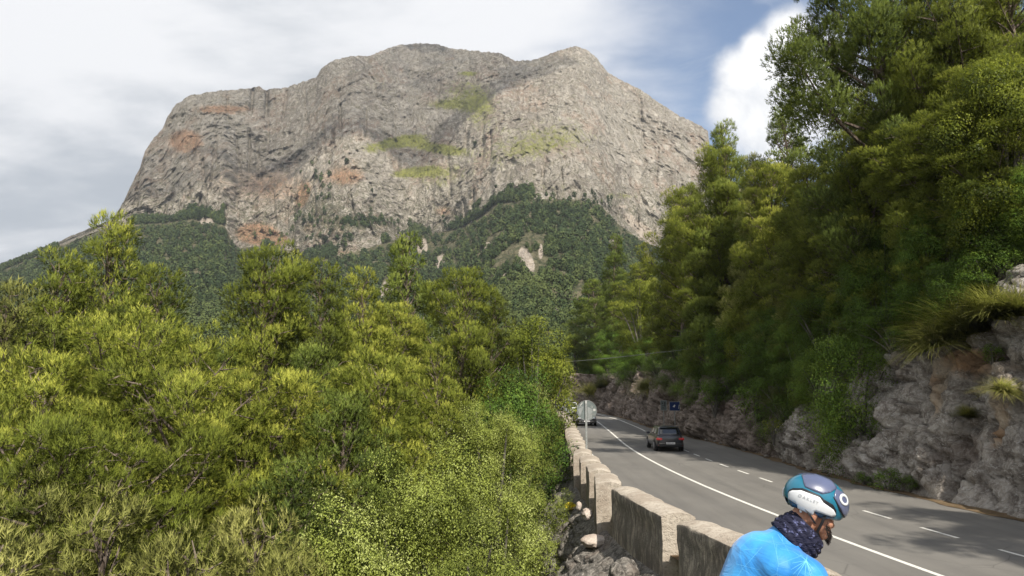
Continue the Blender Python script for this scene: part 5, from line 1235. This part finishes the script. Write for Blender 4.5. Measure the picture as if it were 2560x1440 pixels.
# head
B.ell(hd(-.005, 0, .0), (.098, .078, .10), 24, 16, HR)
B.ell(hd(.035, 0, -.075), (.068, .062, .080), 20, 14, HR); B.ell(hd(.072, 0, -.142), (.034, .034, .028), 14, 10, HR)
B.ell(hd(.060, 0, -.105), (.046, .050, .05), 14, 10, HR); B.ell(hd(.106, 0, -.086), (.015, .012, .014), 12, 8, HR); B.ell(hd(.100, 0, -.066), (.011, .009, .026), 12, 8, HR)
B.ell(hd(.088, 0, -.032), (.022, .055, .014), 12, 8, HR); B.ell(hd(.102, 0, -.122), (.013, .026, .009), 12, 8, HR); B.ell(hd(.100, 0, -.133), (.012, .022, .008), 12, 8, HR)
for s_ in (-1, 1):
    B.ell(hd(-.012, s_ * .079, -.072), (.020, .011, .032), 12, 8, HR); B.ell(hd(-.006, s_ * .076, -.095), (.012, .009, .014), 10, 8, HR); B.ell(hd(.074, s_ * .040, -.085), (.024, .02, .022), 12, 8, HR)
limb(B, hd(-.012, 0, -.07), L(-.145, .0, -.21), .060, .068)
# trunk, shoulders, hips
limb(B, L(-.15, 0, -.215), L(-.26, 0, -.31), .085, .13); limb(B, L(-.25, 0, -.31), L(-.40, 0, -.64), .135, .13); limb(B, L(-.42, 0, -.66), L(-.44, 0, -.76), .135, .145)
SH = {}; EL = {}; WR = {}
KN = {}
for s_ in (-1, 1):
    SH[s_] = L(-.10, s_ * .175, -.31); EL[s_] = L(-.02, s_ * .27, -.60); WR[s_] = L(.04, s_ * .17, -.84)
    limb(B, L(-.19, s_ * .05, -.28), SH[s_], .075, .062); limb(B, SH[s_], EL[s_], .055, .043); limb(B, EL[s_], WR[s_], .043, .028)
    hip = L(-.43, s_ * .09, -.78); kn = L(-.02, s_ * .13, -1.12 + .03); an = L(-.27, s_ * .14, -(HC.z - TZ) + .085); KN[s_] = kn
    limb(B, hip, kn, .092, .060); limb(B, kn, an.lerp(kn, .65) - fw * .02, .058, .056); limb(B, an.lerp(kn, .65) - fw * .02, an, .056, .036)
    limb(B, an - Vector((0, 0, .03)) - fw * .03, an - Vector((0, 0, .045)) + fw * .15, .036, .03)
    # hand lying over the knee: palm, five bent fingers
    up = Vector((0, 0, 1)); d0 = (kn + up * .055 + fw * .015 - WR[s_]).normalized(); palm = kn + Vector((0, 0, .062)) - fw * .01
    limb(B, WR[s_], palm, .027, .030)
    sd_ = rt_ * s_
    for j, (o_, ln) in enumerate(((-.033, .068), (-.011, .078), (.011, .074), (.032, .058))):
        a = palm + sd_ * o_ + fw * .03; b = a + fw * ln * .45 - up * .012; c = b + fw * ln * .22 - up * ln * .35; d = c - up * ln * .32 - fw * .004
        for p0, p1, q0, q1 in ((palm + sd_ * o_ * .7, a, .014, .0105), (a, b, .0105, .0098), (b, c, .0098, .009), (c, d, .009, .008)): limb(B, p0, p1, q0, q1, 10, 2)
    a = palm - sd_ * .030 - fw * .005; b = a - sd_ * .028 + fw * .028 - up * .012; c = b - sd_ * .006 + fw * .026 - up * .016
    limb(B, a, b, .013, .0115, 10, 2); limb(B, b, c, .0115, .0095, 10, 2)
body = B.build('body', SK, root); remesh(body, .0062, 6)
# face details
for s_ in (-1, 1):
    m_ = MB(); m_.ell(hd(.088, s_ * .032, -.052), (.0115,) * 3, 14, 10, HR); ey = m_.build('eye', simple('eye_white', (.6, .58, .55), .2) if s_ < 0 else bpy.data.materials['eye_white'], root, smooth=True)
    m_ = MB(); m_.ell(hd(.0975, s_ * .032, -.053), (.0035, .0055, .0055), 12, 8, HR); m_.build('iris', HAIR, ey, smooth=True)
def shell(name, mat, fn, n=(40, 22), th=.004, parent=None, smooth=True):
    V = []; a, b = n
    for i in range(a + 1):
        for j in range(b + 1): V.append(fn(i / a, j / b))
    Fc = [(i * (b + 1) + j, (i + 1) * (b + 1) + j, (i + 1) * (b + 1) + j + 1, i * (b + 1) + j + 1) for i in range(a) for j in range(b)]
    mb = MB(); mb.add(V, Fc); o = mb.build(name, mat, parent, smooth=True); s_ = o.modifiers.new('t', 'SOLIDIFY'); s_.thickness = th; return o
# hair over the back and sides of the head, beard along the jaw
def hairf(u, v):
    az = math.radians(62 + 236 * u); el = math.radians(60 - 122 * v); k = 1.0 + .03 * math.sin(az * 23 + el * 11)
    side = abs(math.cos(az)); el = max(el, math.radians(-50 + 14 * (math.cos(az) > -.2)))
    return hd(-.005 + .100 * k * math.cos(el) * math.cos(az), .080 * k * math.cos(el) * math.sin(az), .100 * k * math.sin(el) - .002)
shell('hair', HAIR, hairf, (48, 20), .006, root)
hb = MB(); rs_ = random.Random(9)
for k in range(520):
    u = rs_.uniform(-1, 1); a = u * 1.25
    x = .040 + .072 * math.cos(a * 1.05); y = .066 * math.sin(a); z = -.135 - .022 * math.cos(a) + .045 * abs(u) ** 1.3 + rs_.uniform(-.012, .022)
    p0 = hd(x, y, z); d = (HR @ Vector((.5 * math.cos(a), .7 * math.sin(a), -.75)) + Vector([rs_.uniform(-.35, .35) for _ in range(3)])).normalized() * rs_.uniform(.012, .022)
    s__ = d.cross(Vector((.3, .5, .2))).normalized() * .0014; hb.add([p0 - s__, p0 + s__, p0 + d], [(0, 1, 2)])
o = hb.build('beard', HAIR, root); o['kind'] = 'stuff'
# neck tube
mb = MB(); pts = [L(-.042, 0, -.132), L(-.064, 0, -.150), L(-.086, 0, -.168), L(-.108, 0, -.186), L(-.132, 0, -.205)]; rad = [.074, .084, .090, .092, .092]
V = []; n = 36
for i in range(17):
    t_ = i / 16 * 4; k = min(3, int(t_)); c = pts[k].lerp(pts[k + 1], t_ - k); r = rad[k] + (rad[k + 1] - rad[k]) * (t_ - k)
    ax = (pts[-1] - pts[0]).normalized(); a_ = rt_; b_ = ax.cross(a_).normalized()
    for j in range(n):
        an_ = 2 * PI * j / n; rr_ = r * (1 + .035 * math.sin(t_ * 7 + 2 * math.sin(an_ * 2)) + .02 * math.sin(an_ * 7 + t_ * 3))
        V.append(c + (a_ * math.cos(an_) + b_ * math.sin(an_) * 1.22) * rr_)
mb.add(V, [(i * n + j, i * n + (j + 1) % n, (i + 1) * n + (j + 1) % n, (i + 1) * n + j) for i in range(16) for j in range(n)])
o = mb.build('neck_tube', BUFF, root, smooth=True); s_ = o.modifiers.new('t', 'SOLIDIFY'); s_.thickness = .007; s_.offset = 1
# jersey
J = MB()
limb(J, L(-.150, 0, -.218), L(-.25, 0, -.31), .104, .158); limb(J, L(-.255, 0, -.315), L(-.42, 0, -.66), .166, .152); limb(J, L(-.42, 0, -.66), L(-.44, 0, -.74), .155, .160)
J.ell(L(-.215, 0, -.295), (.150, .215, .130), 24, 16, Matrix.Rotation(PSI, 3, 'Z') @ Matrix.Rotation(.5, 3, 'Y'))
for s_ in (-1, 1):
    limb(J, L(-.20, s_ * .06, -.29), SH[s_] - fw * .012, .115, .088); limb(J, SH[s_], SH[s_].lerp(EL[s_], .72), .080, .062)
jo = J.build('jersey', JER, root); remesh(jo, .010, 6)
# collar edge and jersey star burst are stitched on the surface afterwards
C_ = MB()
limb(C_, L(-.42, 0, -.70), L(-.445, 0, -.80), .150, .155)
for s_ in (-1, 1):
    hip = L(-.43, s_ * .09, -.78); limb(C_, hip, hip.lerp(KN[s_], .78), .108, .075)
bo = C_.build('shorts', BIB, root); remesh(bo, .012, 4)
for s_ in (-1, 1):
    an = L(-.27, s_ * .14, -(HC.z - TZ) + .085); m_ = MB(); limb(m_, an - Vector((0, 0, .040)) - fw * .045, an - Vector((0, 0, .050)) + fw * .16, .043, .034); m_.box(an + fw * .055 - Vector((0, 0, .080)), (.27, .08, .014), rz=PSI)
    o = m_.build('shoe', SHOE, root); remesh(o, .007, 3)
# helmet: shell, raised panels, ring emblem, straps
A_, Bb, Cc = .147, .108, .108
def hz(x, y): return -.060 - .010 * (x / A_) + .016 * math.cos(x / A_ * 3)
def helm(u, v):
    az = 2 * PI * u; x0, y0 = math.cos(az), math.sin(az)
    # v from crown to rim
    rim = max(-.55, (-.058 + .012 * math.cos(az * 2)) / Cc)
    el0 = math.asin(rim); el = PI / 2 + (el0 - PI / 2) * v
    k = 1 + .012 * math.sin(el * 6) * abs(y0)
    return hd(A_ * math.cos(el) * x0 * k + .0, Bb * math.cos(el) * y0 * k, Cc * math.sin(el))
helmet = shell('helmet', TEAL, helm, (72, 26), .012, root)
def side_pt(x, z, off, s_):
    q = (x / A_) ** 2 + (z / Cc) ** 2
    if q > .9995: k = math.sqrt(.9995 / q); x *= k; z *= k; q = .9995
    y = -s_ * Bb * math.sqrt(1 - q); n_ = Vector((x / A_ ** 2, y / Bb ** 2, z / Cc ** 2)).normalized(); p = Vector((x, y, z)) + n_ * off
    return hd(*p)
ca, sa = math.cos(PIT), math.sin(PIT)
def z2(p):     # zoom pixels of the photo crop -> helmet side plane (forward, up)
    dx = (p[0] - 440) / 2878; dy = (p[1] - 370) / 2878; return (dx * ca + dy * sa, dx * sa - dy * ca)
def patch(name, poly, mat, off, th, s_=1, conv=True, step=.008):
    pl = [Vector(z2(p)) if conv else Vector(p) for p in poly]; bd = []
    for i in range(len(pl)):
        a, b = pl[i], pl[(i + 1) % len(pl)]; k = max(1, int((b - a).length / step)); bd += [a.lerp(b, t_ / k) for t_ in range(k)]
    nb_ = len(bd); xs_ = [p.x for p in bd]; ys_ = [p.y for p in bd]; inn = []
    def inside(x, y):
        c = False
        for i in range(nb_):
            a, b = bd[i], bd[i - 1]
            if (a.y > y) != (b.y > y) and x < (b.x - a.x) * (y - a.y) / (b.y - a.y) + a.x: c = not c
        return c
    x = min(xs_)
    while x < max(xs_):
        y = min(ys_)
        while y < max(ys_):
            if inside(x, y) and min((Vector((x, y)) - q).length for q in bd) > step * .5: inn.append(Vector((x, y)))
            y += step
        x += step
    r = delaunay_2d_cdt(bd + inn, [], [list(range(nb_))], 1, 1e-6)
    mb = MB(); mb.add([side_pt(v.x, v.y, off, s_) for v in r[0]], [tuple(f) for f in r[2]])
    o = mb.build(name, mat, helmet, smooth=True); q = o.modifiers.new('t', 'SOLIDIFY'); q.thickness = th; q.offset = 1 if True else 0
    return o
for s_ in (1, -1):
    patch('black_vent', [(56, 262), (78, 232), (110, 212), (205, 205), (262, 225), (400, 285), (440, 330), (560, 400), (606, 480), (606, 556), (575, 560), (540, 552), (325, 484), (318, 536), (286, 534), (146, 464), (136, 412), (54, 352)], HBLK, .0005, .0015, s_)
    patch('white_panel', [(60, 290), (72, 262), (100, 243), (190, 233), (390, 308), (430, 370), (556, 458), (592, 515), (588, 543), (540, 546), (330, 478), (318, 530), (290, 528), (152, 458), (142, 410), (60, 350)], HWHITE, .003, .005, s_)
    patch('dark_panel', [(325, 484), (540, 556), (600, 566), (565, 596), (480, 600), (400, 580), (345, 545)], DBLUE, .0005, .002, s_)
    patch('front_panel', [(640, 212), (740, 262), (800, 330), (826, 420), (816, 545), (770, 592), (700, 520), (585, 315), (598, 262)], NAVY, .001, .003, s_)
    patch('front_slit', [(566, 300), (586, 316), (702, 522), (768, 592), (745, 594), (650, 480)], HBLK, .0005, .002, s_)
    patch('top_panel', [(232, 142), (250, 60), (330, 30), (470, 40), (620, 90), (660, 205), (538, 252), (432, 268), (335, 232), (238, 188)], NAVY, .001, .003, s_)
    patch('rear_panel', [(48, 352), (134, 412), (144, 462), (100, 468), (60, 430)], DBLUE, .0005, .002, s_)
# ring emblem
mb = MB(); V = []; n = 40
for r0, r1 in ((1, .56),):
    for k in range(n):
        a_ = 2 * PI * k / n
        for q in (r0, r1):
            ex, ey = 84 * q * math.cos(a_), 64 * q * math.sin(a_); c_, s2 = math.cos(.70), math.sin(.70)
            V.append(side_pt(*z2((728 + ex * c_ - ey * s2, 352 + ex * s2 + ey * c_)), .0055, 1))
mb.add(V, [(2 * k, 2 * ((k + 1) % n), 2 * ((k + 1) % n) + 1, 2 * k + 1) for k in range(n)])
o = mb.build('ring_emblem', HWHITE, helmet, smooth=True); q = o.modifiers.new('t', 'SOLIDIFY'); q.thickness = .0015; q.offset = 1
# lettering wrapped on the white panel
cu = bpy.data.curves.new('t', 'FONT'); cu.body = 'OAKLEY'; cu.size = .0165; cu.space_character = 1.45; cu.extrude = 0; cu.align_x = 'CENTER'; cu.align_y = 'CENTER'; cu.resolution_u = 3
o = bpy.data.objects.new('t', cu); COL.objects.link(o); dg = bpy.context.evaluated_depsgraph_get(); dg.update(); me = bpy.data.meshes.new_from_object(o.evaluated_get(dg)); bpy.data.objects.remove(o)
c0 = Vector(z2((262, 335))); d1 = (Vector(z2((370, 378))) - Vector(z2((155, 292)))).normalized(); d2 = Vector((-d1.y, d1.x))
for v in me.vertices:
    p = c0 + d1 * v.co.x + d2 * v.co.y; v.co = side_pt(p.x, p.y, .0095, 1)
me.materials.clear(); me.materials.append(GREYT); o = link('lettering', me, helmet); q = o.modifiers.new('t', 'SOLIDIFY'); q.thickness = .0006; q.offset = 0
# straps, fit dial
for s_ in (-1, 1):
    ch = hd(.066, s_ * .035, -.172); mid = hd(.030, s_ * .066, -.135); V = []
    for a, b in ((hd(.030, s_ * .088, -.055), mid), (hd(-.055, s_ * .084, -.06), hd(.005, s_ * .080, -.105)), (mid, ch)):
        m_ = MB(); d = (b - a); w_ = (HR @ Vector((1, 0, .1))).normalized() * .0062; o_ = (HR @ Vector((0, s_, 0))) * .004; pts = [a.lerp(b, i / 8) + (HR @ Vector((.0, s_, 0))) * .006 * math.sin(PI * i / 8) for i in range(9)]
        m_.add([p + w_ * q + o_ for p in pts for q in (-1, 1)], [(2 * i, 2 * i + 1, 2 * i + 3, 2 * i + 2) for i in range(8)]); o = m_.build('strap', HBLK, helmet); q = o.modifiers.new('t', 'SOLIDIFY'); q.thickness = .003
m_ = MB(); m_.ell(hd(-.066, -.062, -.077), (.006, .006, .008), 12, 8); m_.build('fit_button', HWHITE, helmet, smooth=True)
# star burst printed on the near shoulder: thin lines laid on the jersey surface
dg = bpy.context.evaluated_depsgraph_get(); dg.update(); ev = jo.evaluated_get(dg); bvj = BVHTree.FromObject(jo, dg)
JL = simple('jersey_print', (.16, .52, .78), .5, var=.02)
def jline(a, b, w_=.0011, n=14):
    V = []; Fc = []
    for i in range(n + 1):
        px = a[0] + (b[0] - a[0]) * i / n; py = a[1] + (b[1] - a[1]) * i / n
        ax_, bx_ = ray(px, py); d = Vector((float(ax_), 1, float(bx_))).normalized(); h = bvj.ray_cast(Vector((0, 0, CAMZ)) - RL, d)
        if h[0] is None:
            break
        V.append((h[0] + h[1] * .0012, h[1]))
    if len(V) < 3: return None
    P0 = [v[0] for v in V]; vs = []
    for i, (p, n_) in enumerate(V):
        t_ = (P0[min(i + 1, len(P0) - 1)] - P0[max(i - 1, 0)]); s__ = t_.cross(n_).normalized() * w_ * (1 - .5 * i / len(V)); vs += [p - s__, p + s__]
    return vs, [(2 * i, 2 * i + 1, 2 * i + 3, 2 * i + 2) for i in range(len(V) - 1)]
mb = MB(); cx_, cy_ = 2016, 1402
for (ex, ey) in ((1984, 1380), (1999, 1386), (2018, 1388), (2034, 1425), (2026, 1440), (2012, 1440), (1993, 1440), (1983, 1436), (1978, 1424), (1980, 1408), (2030, 1436)):
    r = jline((cx_, cy_), (ex, ey))
    if r: mb.add(*r)
for a, b in (((1901, 1322), (1912, 1400)), ((1880, 1350), (1990, 1362)), ((1905, 1368), (1850, 1430)), ((1930, 1340), (1945, 1400)), ((1945, 1336), (1975, 1385)), ((1860, 1375), (1900, 1372)), ((1950, 1372), (1984, 1380)), ((1840, 1410), (1900, 1425))):
    r = jline(a, b, .0006)
    if r: mb.add(*r)
if mb.v: mb.build('printed_lines', JL, jo)['kind'] = 'stuff'

# ------------------------------------------------------------------ air between here and the mountain
HZ = True
if HZ:
    t = NT('valley_haze'); pv = t.n('ShaderNodeVolumePrincipled'); pv.inputs['Color'].default_value = (.86, .92, 1, 1); pv.inputs['Density'].default_value = .00010; pv.inputs['Anisotropy'].default_value = .2
    t.l(pv.outputs[0], t.out.inputs['Volume'])
    mb = MB(); mb.box((0, 0, 366), (16400, 16400, 788)); hz_ = mb.build('haze', t.m)
    tag(hz_, kind='stuff')
